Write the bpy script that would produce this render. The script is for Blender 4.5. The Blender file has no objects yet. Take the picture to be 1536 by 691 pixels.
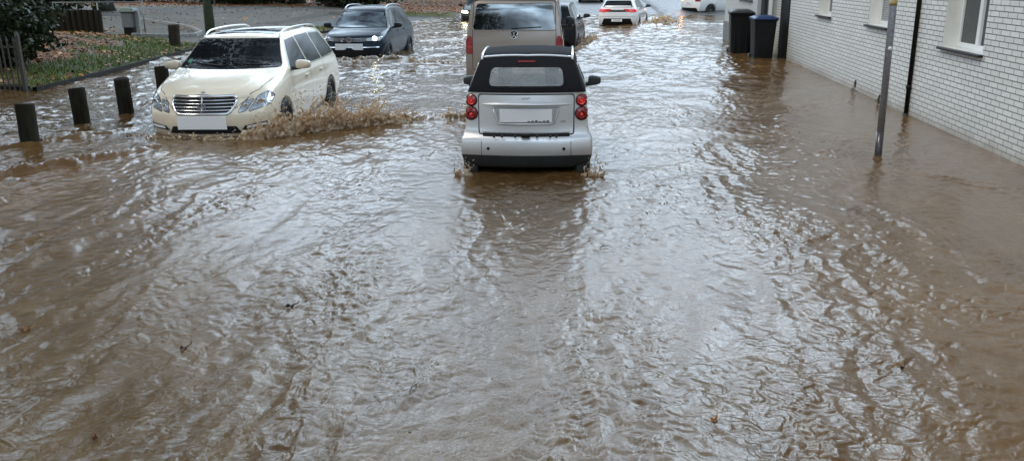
EXPOSURE = 0.38
import bpy, bmesh, math, random
import numpy as np
from mathutils import Vector, Matrix
from mathutils.bvhtree import BVHTree
random.seed(7); RNG = np.random.default_rng(7)
SC = bpy.context.scene
COL = SC.collection
rad = math.radians

# ---------------------------------------------------------------- object helpers
def tag(o, label=None, cat=None, group=None, kind=None):
    if label: o['label'] = label
    if cat: o['category'] = cat
    if group: o['group'] = group
    if kind: o['kind'] = kind
    return o

def empty(name, loc=(0, 0, 0), rz=0.0):
    o = bpy.data.objects.new(name, None); COL.objects.link(o)
    o.location = loc; o.rotation_euler = (0, 0, rz); o.empty_display_size = 0.2
    return o

def link(name, me, mat=None, parent=None, smooth=True):
    o = bpy.data.objects.new(name, me); COL.objects.link(o)
    if parent: o.parent = parent
    if mat:
        mats = mat if isinstance(mat, (list, tuple)) else [mat]
        me.materials.clear()
        for m in mats: me.materials.append(m)
    if smooth and len(me.polygons):
        me.polygons.foreach_set('use_smooth', [True] * len(me.polygons))
    return o

def from_bm(name, bm, mat=None, parent=None, smooth=False, bevel=0.0, seg=2):
    bmesh.ops.recalc_face_normals(bm, faces=bm.faces)
    me = bpy.data.meshes.new(name); bm.to_mesh(me); bm.free()
    o = link(name, me, mat, parent, smooth)
    if bevel > 0:
        b = o.modifiers.new('bevel', 'BEVEL'); b.width = bevel; b.segments = seg; b.limit_method = 'ANGLE'; b.angle_limit = rad(35)
    return o

def from_np(name, V, F, mat=None, parent=None, smooth=True):
    V = np.asarray(V, dtype=np.float32); F = np.asarray(F, dtype=np.int32); n = F.shape[1]
    me = bpy.data.meshes.new(name)
    me.vertices.add(len(V)); me.vertices.foreach_set('co', V.ravel())
    me.loops.add(F.size); me.loops.foreach_set('vertex_index', F.ravel())
    me.polygons.add(len(F)); me.polygons.foreach_set('loop_start', np.arange(0, F.size, n, dtype=np.int32))
    me.update(calc_edges=True); me.validate()
    return link(name, me, mat, parent, smooth)

def evald(o):
    dg = bpy.context.evaluated_depsgraph_get(); dg.update()
    return bpy.data.meshes.new_from_object(o.evaluated_get(dg), depsgraph=dg)

def bake(o):
    me = evald(o); mats = [m for m in o.data.materials]
    o.modifiers.clear(); o.data = me
    return o

def copy_tree(o, parent=None):
    c = o.copy(); COL.objects.link(c); c.parent = parent
    for ch in list(o.children): copy_tree(ch, c)
    return c

def add_box(bm, x0, x1, y0, y1, z0, z1, M=None):
    vs = [bm.verts.new((x, y, z)) for x in (x0, x1) for y in (y0, y1) for z in (z0, z1)]
    for f in ((0, 1, 3, 2), (4, 6, 7, 5), (0, 4, 5, 1), (2, 3, 7, 6), (0, 2, 6, 4), (1, 5, 7, 3)):
        bm.faces.new([vs[i] for i in f])
    if M is not None:
        for v in vs: v.co = M @ v.co
    return vs

def box(name, x0, x1, y0, y1, z0, z1, mat, parent=None, bevel=0.0):
    bm = bmesh.new(); add_box(bm, x0, x1, y0, y1, z0, z1)
    return from_bm(name, bm, mat, parent, False, bevel)

def add_cyl(bm, p0, p1, r0, r1=None, n=12, caps=True):
    r1 = r0 if r1 is None else r1
    p0 = Vector(p0); p1 = Vector(p1); d = (p1 - p0).normalized()
    u = d.orthogonal().normalized(); w = d.cross(u)
    a = [bm.verts.new(p0 + (u * math.cos(t) + w * math.sin(t)) * r0) for t in [2 * math.pi * i / n for i in range(n)]]
    b = [bm.verts.new(p1 + (u * math.cos(t) + w * math.sin(t)) * r1) for t in [2 * math.pi * i / n for i in range(n)]]
    for i in range(n): bm.faces.new((a[i], a[(i + 1) % n], b[(i + 1) % n], b[i]))
    if caps: bm.faces.new(a[::-1]); bm.faces.new(b)

def add_tube(bm, pts, radii, n=8, caps=True):
    pts = [Vector(p) for p in pts]; rings = []
    if not isinstance(radii, (list, tuple)): radii = [radii] * len(pts)
    u = None
    for i, p in enumerate(pts):
        d = (pts[min(i + 1, len(pts) - 1)] - pts[max(i - 1, 0)]).normalized()
        if u is None: u = d.orthogonal().normalized()
        u = (u - d * u.dot(d)); u = u.normalized() if u.length > 1e-6 else d.orthogonal().normalized()
        w = d.cross(u)
        rings.append([bm.verts.new(p + (u * math.cos(2 * math.pi * k / n) + w * math.sin(2 * math.pi * k / n)) * radii[i]) for k in range(n)])
    for a, b in zip(rings, rings[1:]):
        for k in range(n): bm.faces.new((a[k], a[(k + 1) % n], b[(k + 1) % n], b[k]))
    if caps: bm.faces.new(rings[0][::-1]); bm.faces.new(rings[-1])

def add_lathe(bm, prof, n=24, axis='x', cx=0, cy=0, cz=0, caps=True):
    """prof: (radius, height) pairs swept round an axis through (cx,cy,cz)"""
    rings = []
    for r, h in prof:
        ring = []
        for k in range(n):
            t = 2 * math.pi * k / n; a, b = r * math.cos(t), r * math.sin(t)
            co = {'x': (cx + h, cy + a, cz + b), 'y': (cx + a, cy + h, cz + b), 'z': (cx + a, cy + b, cz + h)}[axis]
            ring.append(bm.verts.new(co))
        rings.append(ring)
    for a, b in zip(rings, rings[1:]):
        for k in range(n): bm.faces.new((a[k], a[(k + 1) % n], b[(k + 1) % n], b[k]))
    for r, ring in ((prof[0][0], rings[0]), (prof[-1][0], rings[-1])):
        if r > 1e-5:
            if caps: bm.faces.new(ring)
        else: bmesh.ops.remove_doubles(bm, verts=ring, dist=1e-4)

# ---------------------------------------------------------------- numpy noise
def _hash(ix, iy, iz, seed):
    h = (ix.astype(np.int64) * 374761393 + iy.astype(np.int64) * 668265263 + iz.astype(np.int64) * 2147483647 + seed * 1274126177) & 0xffffffff
    h = ((h ^ (h >> 13)) * 1274126177) & 0xffffffff
    h = ((h ^ (h >> 16)) * 2246822519) & 0xffffffff
    return (h ^ (h >> 15)) & 0xffffffff

def pn2(x, y, seed=0):
    x = np.asarray(x, float); y = np.asarray(y, float)
    ix = np.floor(x); iy = np.floor(y); fx = x - ix; fy = y - iy
    u = fx * fx * fx * (fx * (fx * 6 - 15) + 10); v = fy * fy * fy * (fy * (fy * 6 - 15) + 10)
    z0 = np.zeros_like(ix)
    def g(dx, dy):
        a = _hash(ix + dx, iy + dy, z0, seed) * (2 * math.pi / 4294967296.0)
        return np.cos(a) * (fx - dx) + np.sin(a) * (fy - dy)
    n0 = g(0, 0) * (1 - u) + g(1, 0) * u; n1 = g(0, 1) * (1 - u) + g(1, 1) * u
    return (n0 * (1 - v) + n1 * v) * 1.5

def fbm(x, y, o=3, seed=0, gain=.5):
    s = 0; a = 1.0
    for i in range(o):
        s = s + a * pn2(x, y, seed + i * 17); x = x * 2.03 + 3.1; y = y * 2.03 - 1.7; a *= gain
    return s

# ---------------------------------------------------------------- materials
def hexc(h):
    c = [int(h[i:i + 2], 16) / 255 for i in (0, 2, 4)]
    return tuple((v / 12.92 if v <= .04045 else ((v + .055) / 1.055) ** 2.4) for v in c) + (1,)

class NT:
    def __init__(s, name):
        s.m = bpy.data.materials.new(name); s.m.use_nodes = True; s.t = s.m.node_tree; s.n = s.t.nodes; s.l = s.t.links
        s.b = s.n['Principled BSDF']
    def add(s, ty, **kw):
        nd = s.n.new(ty)
        for k, v in kw.items():
            if k in nd.inputs.keys(): s.set(nd.inputs[k], v)
            else: setattr(nd, k, v)
        return nd
    def set(s, inp, v):
        if isinstance(v, bpy.types.NodeSocket): s.l.new(v, inp)
        else: inp.default_value = v
    def P(s, **kw):
        for k, v in kw.items(): s.set(s.b.inputs[k.replace('_', ' ')], v)
        return s
    def coord(s, which='Object'): return s.add('ShaderNodeTexCoord').outputs[which]
    def noise(s, scale, detail=4, rough=.55, vec=None, dist=0.0, out='Fac'):
        nd = s.add('ShaderNodeTexNoise'); nd.inputs['Scale'].default_value = scale; nd.inputs['Detail'].default_value = detail
        nd.inputs['Roughness'].default_value = rough; nd.inputs['Distortion'].default_value = dist
        s.l.new(vec if vec is not None else s.coord(), nd.inputs['Vector']); return nd.outputs[out]
    def ramp(s, fac, stops, interp='LINEAR'):
        nd = s.add('ShaderNodeValToRGB'); cr = nd.color_ramp; cr.interpolation = interp
        while len(cr.elements) < len(stops): cr.elements.new(.5)
        for e, (p, c) in zip(cr.elements, stops):
            e.position = p; e.color = c if isinstance(c, tuple) else (c, c, c, 1)
        s.l.new(fac, nd.inputs['Fac']); return nd.outputs['Color']
    def mix(s, fac, a, b, mode='MIX'):
        nd = s.add('ShaderNodeMix'); nd.data_type = 'RGBA'; nd.blend_type = mode
        s.set(nd.inputs[0], fac); s.set(nd.inputs[6], a); s.set(nd.inputs[7], b); return nd.outputs[2]
    def math(s, op, a, b=0.0, c=0.0):
        nd = s.add('ShaderNodeMath'); nd.operation = op; s.set(nd.inputs[0], a); s.set(nd.inputs[1], b); s.set(nd.inputs[2], c); return nd.outputs[0]
    def mapv(s, vec, scale=(1, 1, 1), rot=(0, 0, 0), loc=(0, 0, 0)):
        nd = s.add('ShaderNodeMapping'); nd.inputs['Scale'].default_value = scale; nd.inputs['Rotation'].default_value = rot
        nd.inputs['Location'].default_value = loc; s.l.new(vec, nd.inputs['Vector']); return nd.outputs[0]
    def bump(s, h, strength=.3, dist=.01):
        nd = s.add('ShaderNodeBump'); nd.inputs['Strength'].default_value = strength; nd.inputs['Distance'].default_value = dist
        s.l.new(h, nd.inputs['Height']); s.l.new(nd.outputs[0], s.b.inputs['Normal']); return nd

def paint(name, col, metallic=0.0, rough=.35, coat=1.0, dirt=.45, dirt_z=.55, spec=.5):
    t = NT(name); co = t.coord()
    sep = t.add('ShaderNodeSeparateXYZ'); t.l.new(co, sep.inputs[0])
    n = t.noise(9, 5, .6)
    # splashed mud, heavier low on the panels
    low = t.math('SUBTRACT', dirt_z + .25, sep.outputs['Z']); low = t.math('MULTIPLY', low, 1.6)
    low = t.math('MULTIPLY', low, n); low = t.math('MULTIPLY', low, dirt)
    lowc = t.add('ShaderNodeClamp'); t.l.new(low, lowc.inputs[0])
    n2 = t.noise(60, 3, .6); sp = t.ramp(n2, [(.62, 0.0), (.7, .12)])
    fac = t.math('ADD', lowc.outputs[0], sp)
    c = t.mix(fac, col, (.16, .11, .07, 1))
    rr = t.math('MULTIPLY_ADD', fac, .3, rough)
    t.P(Base_Color=c, Metallic=metallic, Roughness=rr, Coat_Weight=coat, Coat_Roughness=.06, Specular_IOR_Level=spec)
    return t.m

def simple(name, col, rough=.5, metallic=0.0, nscale=12, var=.25, bump=0.0, spec=.5, coat=0.0):
    t = NT(name); n = t.noise(nscale, 4, .6)
    a = tuple(v * (1 - var) for v in col[:3]) + (1,); b = tuple(min(1, v * (1 + var)) for v in col[:3]) + (1,)
    t.P(Base_Color=t.ramp(n, [(.3, a), (.7, b)]), Roughness=rough, Metallic=metallic, Specular_IOR_Level=spec, Coat_Weight=coat)
    if bump: t.bump(n, bump, .01)
    return t.m

def emis(name, col, e, strength):
    t = NT(name); n = t.noise(30, 2)
    t.P(Base_Color=t.mix(n, col, tuple(v * .8 for v in col[:3]) + (1,)), Roughness=.15, Emission_Color=e, Emission_Strength=strength, Coat_Weight=1.0); return t.m

M = {}
M['glass'] = simple('dark_glass', (.010, .012, .014, 1), .02, 0, 3, .2, 0, .32, 0.0)
M['tint'] = simple('tinted_glass', (.20, .22, .23, 1), .05, 1.0, 3, .15)
M['rubber'] = simple('rubber', (.02, .02, .02, 1), .7, 0, 30, .3, .2)
M['plastic'] = simple('black_plastic', (.022, .023, .025, 1), .5, 0, 40, .25, .05)
M['gap'] = simple('dark_gap', (.006, .006, .006, 1), .8)
M['chrome'] = simple('chrome', (.75, .76, .78, 1), .12, 1.0, 5, .05)
M['rim'] = simple('alloy', (.35, .36, .38, 1), .3, .9, 8, .15)
M['wheelrim'] = simple('wheel_alloy', (.14, .145, .15, 1), .35, .7, 8, .2)
M['plate'] = simple('plate_white', (.86, .86, .86, 1), .45, 0, 6, .02)
M['ink'] = simple('plate_ink', (.03, .03, .03, 1), .5)
M['lens'] = simple('lamp_lens', (.42, .44, .46, 1), .06, .55, 40, .35, 0, .8, 1.0)
M['red'] = simple('red_lens', (.22, .004, .006, 1), .15, 0, 50, .2, 0, .5, .5)
M['red_lit'] = emis('red_lens_lit', (.6, .02, .02, 1), (1, .03, .03, 1), .16)
M['amber_lit'] = emis('amber_lit', (.8, .3, .02, 1), (1, .32, .04, 1), 60)
M['head_lit'] = emis('headlight_lit', (.9, .9, .7, 1), (1, .93, .62, 1), 14)
# ---------------------------------------------------------------- camera
def make_camera():
    f, pitch, roll, yaw, h = 1300.0, rad(16.5), rad(-.5), rad(5.2), 2.25
    F = Vector((-math.sin(yaw) * math.cos(pitch), math.cos(yaw) * math.cos(pitch), -math.sin(pitch)))
    R0 = Vector((math.cos(yaw), math.sin(yaw), 0)); U0 = R0.cross(F)
    R = math.cos(roll) * R0 + math.sin(roll) * U0; U = R.cross(F)
    cd = bpy.data.cameras.new('camera'); cam = bpy.data.objects.new('camera', cd); COL.objects.link(cam)
    cam.matrix_world = Matrix(((R.x, U.x, -F.x, 0), (R.y, U.y, -F.y, 0), (R.z, U.z, -F.z, h), (0, 0, 0, 1)))
    cd.sensor_width = 36; cd.lens = f / 1536 * 36; cd.clip_start = .1; cd.clip_end = 2000
    SC.camera = cam
make_camera()

# ---------------------------------------------------------------- light
def make_world():
    w = bpy.data.worlds.new('World'); SC.world = w; w.use_nodes = True
    t = w.node_tree; n = t.nodes; l = t.links; n.clear()
    out = n.new('ShaderNodeOutputWorld'); bg = n.new('ShaderNodeBackground'); l.new(bg.outputs[0], out.inputs[0])
    sky = n.new('ShaderNodeTexSky'); sky.sky_type = 'NISHITA'; sky.sun_disc = False
    sky.sun_elevation = rad(52); sky.sun_rotation = rad(-125); sky.air_density = 1.4; sky.dust_density = 2.5; sky.ozone_density = 1.5
    tc = n.new('ShaderNodeTexCoord')
    mp = n.new('ShaderNodeMapping'); mp.inputs['Scale'].default_value = (1.6, 1.6, 4.0); l.new(tc.outputs['Generated'], mp.inputs[0])
    nz = n.new('ShaderNodeTexNoise'); nz.inputs['Scale'].default_value = 1.7; nz.inputs['Detail'].default_value = 7; nz.inputs['Roughness'].default_value = .55
    nz.inputs['Distortion'].default_value = .4; l.new(mp.outputs[0], nz.inputs['Vector'])
    cr = n.new('ShaderNodeValToRGB'); cr.color_ramp.elements[0].position = .38; cr.color_ramp.elements[0].color = (1.35, 1.5, 1.65, 1)
    cr.color_ramp.elements[1].position = .64; cr.color_ramp.elements[1].color = (14.2, 18.0, 21.6, 1); l.new(nz.outputs[0], cr.inputs[0])
    # a wide bright break in the overcast low over the street ahead
    sx = n.new('ShaderNodeSeparateXYZ'); l.new(tc.outputs['Generated'], sx.inputs[0])
    def mth(op, a, b=0.0):
        q = n.new('ShaderNodeMath'); q.operation = op
        for i, v in enumerate((a, b)):
            if isinstance(v, bpy.types.NodeSocket): l.new(v, q.inputs[i])
            else: q.inputs[i].default_value = v
        return q.outputs[0]
    az = mth('ADD', mth('MULTIPLY', sx.outputs['Y'], .985), mth('MULTIPLY', sx.outputs['X'], .17))
    az = mth('ADD', az, mth('MULTIPLY', mth('SUBTRACT', nz.outputs[0], .5), .9))
    rp = n.new('ShaderNodeValToRGB'); l.new(az, rp.inputs[0]); rp.color_ramp.elements[0].position = .15; rp.color_ramp.elements[0].color = (.72, .72, .72, 1)
    rp.color_ramp.elements[1].position = .80; rp.color_ramp.elements[1].color = (2.3, 2.3, 2.3, 1)
    ev = n.new('ShaderNodeValToRGB'); l.new(sx.outputs['Z'], ev.inputs[0]); ev.color_ramp.elements[0].position = .15; ev.color_ramp.elements[0].color = (.19, .19, .19, 1)
    ev.color_ramp.elements[1].position = .80; ev.color_ramp.elements[1].color = (.36, .36, .36, 1); e = ev.color_ramp.elements.new(.36); e.color = (1.2, 1.15, 1.15, 1); e = ev.color_ramp.elements.new(.50); e.color = (1.8, 1.8, 1.8, 1)
    m0 = n.new('ShaderNodeMix'); m0.data_type = 'RGBA'; m0.blend_type = 'MULTIPLY'; m0.inputs[0].default_value = 1; l.new(rp.outputs[0], m0.inputs[6]); l.new(ev.outputs[0], m0.inputs[7])
    ml = n.new('ShaderNodeMix'); ml.data_type = 'RGBA'; ml.blend_type = 'MULTIPLY'; ml.inputs[0].default_value = 1; l.new(cr.outputs[0], ml.inputs[6]); l.new(m0.outputs[2], ml.inputs[7])
    mx = n.new('ShaderNodeMix'); mx.data_type = 'RGBA'; mx.inputs[0].default_value = .8
    l.new(sky.outputs[0], mx.inputs[6]); l.new(ml.outputs[2], mx.inputs[7])
    l.new(mx.outputs[2], bg.inputs[0]); bg.inputs[1].default_value = .15
    sd = bpy.data.lights.new('sun', 'SUN'); so = bpy.data.objects.new('sun', sd); COL.objects.link(so)
    sd.energy = 1.0; sd.angle = rad(14); sd.color = (1, .90, .76)
    az = rad(-125); el = rad(52)
    d = Vector((math.sin(az) * math.cos(el), math.cos(az) * math.cos(el), math.sin(el)))
    so.rotation_euler = d.to_track_quat('Z', 'Y').to_euler(); so.location = (10, 20, 30)
make_world()
SC.view_settings.view_transform = 'Standard'; SC.view_settings.look = 'None'; SC.view_settings.gamma = 1
SC.view_settings.use_curve_mapping = False; SC.view_settings.exposure = EXPOSURE

# ---------------------------------------------------------------- ground
EDGE = [(0, -11.3), (17, -11.3), (18, -11.36), (26, -12.25), (31, -12.0), (36, -10.2), (40, -8.7), (46, -7.7), (52, -7.3), (70, -6.9), (130, -6.5)]
def edge_x(y): return np.interp(y, [p[0] for p in EDGE], [p[1] for p in EDGE])
def bank_d(x, y):
    """distance inside the park beyond its kerb (negative: street side)"""
    return np.minimum(edge_x(y) - x, (y - 16.9) * 1.0)
def ground_z(x, y):
    x = np.asarray(x, float); y = np.asarray(y, float)
    z = np.full(np.broadcast(x, y).shape, -.34)
    z = z + .03 * np.cos(np.clip((x + 2) / 6, -1.5, 1.5))
    z = np.where(x < -8.45, -.16, z)                            # flooded pavement beside the posts
    z = np.where(x > 3.75, -.13, z)                             # flooded pavement along the houses
    rise = np.clip((y - 45) / 7, 0, 1); rise = rise * rise * (3 - 2 * rise)
    z = z + rise * .42 + np.clip(y - 50, 0, 80) * .008
    d = bank_d(x, y)
    zb = .07 + .045 * np.clip(d, 0, 9) + .5 * np.exp(-((x + 16.5) / 3.0) ** 2 - ((y - 23.0) / 4.5) ** 2) + .012 * np.clip(d - 9, 0, 60) + .05 * pn2(x / 2.3, y / 2.3, 5)
    drive = (y > 37) & (y < 47) & (x > -14)                      # dropped kerb with an asphalt apron
    zb = np.where(drive, np.maximum(.0 + .03 * np.clip(d, 0, 8), .0), zb)
    s = np.clip(d / .06, 0, 1)
    return z * (1 - s) + zb * s

def zones(x, y):
    """grass, leaf litter, gravel path, asphalt masks"""
    d = bank_d(x, y); n = fbm(x / 1.6, y / 1.6, 3, 31)
    ins = np.clip(d / .08, 0, 1)
    # gravel path crossing the park, then a lawn beyond it
    path = np.clip((y + .18 * (x + 15) - 28.4 + n * .8) / .5, 0, 1) * np.clip((52.5 + .25 * (x + 15) - y + n * 1.2) / .8, 0, 1) * ins
    path *= np.clip((-(x) - 12.6) / .3, 0, 1)
    apron = ((y > 37) & (y < 47) & (x > -12.9) & (d > 0)).astype(float)
    lx = np.clip((-13.4 - x + .22 * (24 - y) + n * .8) / 1.2, 0, 1) * np.clip((31 - y) / 2, 0, 1)
    leaf = np.clip(lx * 1.5 + n * .7 - .35, 0, 1) * ins
    leaf = np.maximum(leaf, np.clip((y - 49.5 + n * 3) / 3, 0, 1) * ins)
    leaf = leaf * (1 - path)
    grass = ins * (1 - path) * (1 - leaf)
    return grass * (1 - apron), leaf * (1 - apron), path * (1 - apron)

def make_ground():
    xs = np.concatenate([np.linspace(-160, -45, 12), np.linspace(-44, -26, 40), np.linspace(-25.8, -7.0, 160), np.linspace(-6.6, 9.5, 40), np.linspace(12, 160, 12)])
    for e in (-8.45, 3.75): xs = np.concatenate([xs, [e - .012, e + .002]])
    xs = np.unique(xs)
    ys = np.concatenate([np.linspace(-60, 0, 8), np.linspace(1, 15.5, 24), np.linspace(15.8, 64, 330), np.linspace(65, 100, 50), np.linspace(110, 700, 12)])
    X, Y = np.meshgrid(xs, ys); Z = ground_z(X, Y)
    nx, ny = len(xs), len(ys); idx = np.arange(nx * ny).reshape(ny, nx)
    F = np.stack([idx[:-1, :-1], idx[:-1, 1:], idx[1:, 1:], idx[1:, :-1]], -1).reshape(-1, 4)
    t = NT('ground'); at = t.add('ShaderNodeAttribute'); at.attribute_name = 'zone'
    sep = t.add('ShaderNodeSeparateColor'); t.l.new(at.outputs['Color'], sep.inputs[0])
    n1 = t.noise(3, 6, .6); n2 = t.noise(45, 5, .65); n3 = t.noise(160, 2, .5)
    asph = t.ramp(n2, [(.3, (.035, .035, .037, 1)), (.7, (.085, .085, .085, 1))])
    grass = t.ramp(n2, [(.3, (.03, .035, .006, 1)), (.7, (.08, .09, .018, 1))])
    vor = t.add('ShaderNodeTexVoronoi'); vor.inputs['Scale'].default_value = 11; t.l.new(t.coord(), vor.inputs['Vector'])
    lf = t.ramp(vor.outputs['Color'], [(.15, (.03, .014, .008, 1)), (.45, (.12, .05, .02, 1)), (.8, (.26, .12, .045, 1))])
    gr = t.ramp(n2, [(.25, (.025, .023, .019, 1)), (.5, (.080, .076, .064, 1)), (.75, (.23, .22, .19, 1))])
    c = t.mix(sep.outputs[0], asph, grass); c = t.mix(sep.outputs[1], c, lf); c = t.mix(sep.outputs[2], c, gr)
    wet = t.math('MAXIMUM', sep.outputs[0], sep.outputs[1]); wet = t.math('MAXIMUM', wet, sep.outputs[2])
    rg = t.math('MULTIPLY_ADD', wet, .5, t.ramp(n1, [(.35, .30), (.65, .5)]))
    t.P(Base_Color=c, Roughness=rg); t.bump(n2, .7, .02)
    o = from_np('ground', np.stack([X, Y, Z], -1).reshape(-1, 3), F, t.m)
    g, lfm, p = zones(X, Y)
    ca = o.data.color_attributes.new('zone', 'FLOAT_COLOR', 'POINT')
    ca.data.foreach_set('color', np.stack([g, lfm, p, np.ones_like(g)], -1).astype(np.float32).ravel())
    tag(o, kind='structure')
make_ground()

# ---------------------------------------------------------------- flood water
WAKES = []      # (polyline, height, width, seed)
def dist_poly(X, Y, pts):
    best = np.full(X.shape, 1e9); par = np.zeros(X.shape); side = np.zeros(X.shape); L = 0
    for (ax, ay), (bx, by) in zip(pts, pts[1:]):
        dx, dy = bx - ax, by - ay; l = math.hypot(dx, dy)
        t = np.clip(((X - ax) * dx + (Y - ay) * dy) / (l * l), 0, 1)
        d = np.hypot(X - ax - t * dx, Y - ay - t * dy); m = d < best
        best = np.where(m, d, best); par = np.where(m, L + t * l, par)
        side = np.where(m, np.sign((X - ax) * dy - (Y - ay) * dx), side); L += l
    return best, par / L, side

WAKES += [([(-5.3, 12.35), (-4.5, 12.75), (-3.7, 13.2), (-2.9, 13.6), (-2.35, 13.6)], .17, .30, 1),
          ([(-2.35, 13.55), (-1.7, 13.9), (-1.3, 14.0)], .08, .14, 2),
          ([(-8.2, 8.2), (-6.6, 9.8), (-5.6, 11.6)], .085, .18, 3),
          ([(-9.4, 9.6), (-7.6, 11.2), (-6.9, 12.6)], .08, .16, 4),
          ([(.25, 12.6), (1.6, 12.9), (3.2, 12.2)], .014, .3, 5),
          ([(-5.5, 20.9), (-4.4, 20.6), (-3.3, 20.9), (-2.7, 21.6)], .07, .22, 6),
          ([(-7.4, 23.6), (-6.3, 23.2), (-5.2, 23.5), (-4.4, 24.4)], .12, .3, 7),
          ([(2.0, 38.5), (2.8, 39.5), (3.3, 41)], .10, .5, 8),
          ([(-.3, 27.5), (.15, 28.5), (.3, 30)], .08, .35, 9),
          ([(4.6, 16.3), (3.4, 15.1), (2.8, 13.2)], .03, .2, 10),
          ([(5.2, 9.0), (4.2, 9.6), (3.6, 10.6)], .025, .15, 11),
          ([(-5.2, 26.5), (-4.2, 28), (-3.0, 28.5)], .07, .3, 12),
          ([(-6, 30), (-4.4, 31.5), (-3.2, 31)], .07, .35, 13),
          ([(-6.4, 34.5), (-5, 35.5), (-3.6, 35)], .06, .4, 14)]

def water_h(X, Y):
    R = np.hypot(X, Y)
    wx = .30 * pn2(X / .9, Y / 1.4, 101); wy = .45 * pn2(X / .9 + 7, Y / 1.4, 102)
    div = (X + .7) / np.maximum(16 - .75 * Y, 5.0)      # the wake fans out towards the camera
    U = X + wx + .25 * (10 - np.minimum(Y, 14)) * div; V = Y + wy
    h = .034 * pn2(U / 1.3, V / 3.4, 1)
    band = .5 + .5 * np.clip(pn2(U / 1.1, V / 4.2, 77) * 2.0, -1, 1)        # rough and calmer lanes
    a = pn2(U / .34, V / .85, 2); h = h + .0155 * (1 - np.abs(a)) ** 2 * (.35 + .9 * band)
    b = pn2(X / .125 + 4 + wx, Y / .15 + wy, 3); h = h + .0130 * (.55 * b + .5 * (1 - np.abs(b))) * (.4 + .8 * band)
    w2x = .07 * pn2(X / .16, Y / .16, 41); w2y = .07 * pn2(X / .16 + 9, Y / .16, 42)
    patch = np.clip(.78 + 1.1 * pn2(U / .5, V / 1.7, 91) + .5 * pn2(X / .2, Y / .25, 92), .28, 1.8)
    c = pn2((X + w2x * .9) / .074, (Y + w2y * .9) / .050, 4); h = h + patch * .0108 * (.75 * c + .45 * (1 - np.abs(c))) * (.35 + .8 * band)
    near = np.clip((16 - R) / 8, 0, 1)
    d = pn2((X + w2x) / .028, (Y + w2y) / .027, 5); h = h + patch * .0044 * (.8 * d + .4 * (1 - np.abs(d))) * near * (.3 + .8 * band)
    # trains of wake ridges running back from the cars
    tr = np.clip((X - .3) / .6, 0, 1) * np.clip((3.1 - X) / .6, 0, 1) * np.clip((13 - Y) / 4, 0, 1)
    tl = np.clip((-X - 1.6) / .8, 0, 1) * np.clip((15 - Y) / 4, 0, 1)
    h = h + .0095 * tr * np.sin((X + .42 * pn2(X / .8, Y / 1.3, 61) + .10 * pn2(X / .25, Y / .3, 66) + .02 * Y) * 10) * np.clip(.45 + 1.1 * pn2(X / .5, Y / 1.0, 62), 0, 1.3)
    h = h + .0135 * tl * np.sin((X - .06 * Y + .45 * pn2(X / .9, Y / 1.5, 63) + .10 * pn2(X / .25, Y / .3, 67)) * 7.5) * np.clip(.5 + 1.1 * pn2(X / .6, Y / 1.2, 64), 0, 1.3)
    calm = 1 - .42 * np.clip((X - 2.3 - .07 * Y + .5 * pn2(X / 1.1, Y / 2.0, 88)) / .8, 0, 1) * np.clip((24 - Y) / 3, 0, 1)
    calm *= 1 - .25 * np.clip((-X - 1.2) / 1.5, 0, 1) * np.clip((9 - Y) / 2, 0, 1)
    h = h * calm
    far = np.clip((R - 13) / 10, 0, 1)
    h = h + far * (.030 * pn2(U / .5, V / .75, 6) + .020 * pn2(X / .28, Y / .36, 7) + .02 * pn2(X / 1.1, Y / 1.6, 8)) * np.where(X > 3.7, .5, 1)
    lft = np.clip((-X - 6.2) / 1.2, 0, 1) * np.clip((Y - 5) / 3, 0, 1)
    h = h + lft * (.022 * (1 - np.abs(pn2(X / .55 + wx, Y / .42, 9))) + .010 * pn2(X / .17, Y / .17, 10))
    for pts, amp, wd, sd in WAKES:
        m = (X > min(p[0] for p in pts) - 1.6) & (X < max(p[0] for p in pts) + 1.6) & (Y > min(p[1] for p in pts) - 1.6) & (Y < max(p[1] for p in pts) + 1.6)
        if not m.any(): continue
        x = X[m]; y = Y[m]; dd, par, side = dist_poly(x + .10 * pn2(x / .35, y / .35, sd), y + .10 * pn2(x / .35, y / .35, sd + 50), pts)
        env = np.sin(np.clip(par, .03, .97) * math.pi) ** .6
        w = wd * np.where(side > 0, .55, 1.3)
        g = np.exp(-(dd / w) ** 2) * env
        rough = .45 * pn2(x / .16, y / .16, sd + 9) + .28 * pn2(x / .07, y / .07, sd + 19)
        h[m] += amp * g * (.8 + rough) + amp * .12 * np.exp(-(dd / (w * 2.2)) ** 2) * env * np.sin(dd / wd * 7)
    return h

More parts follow.
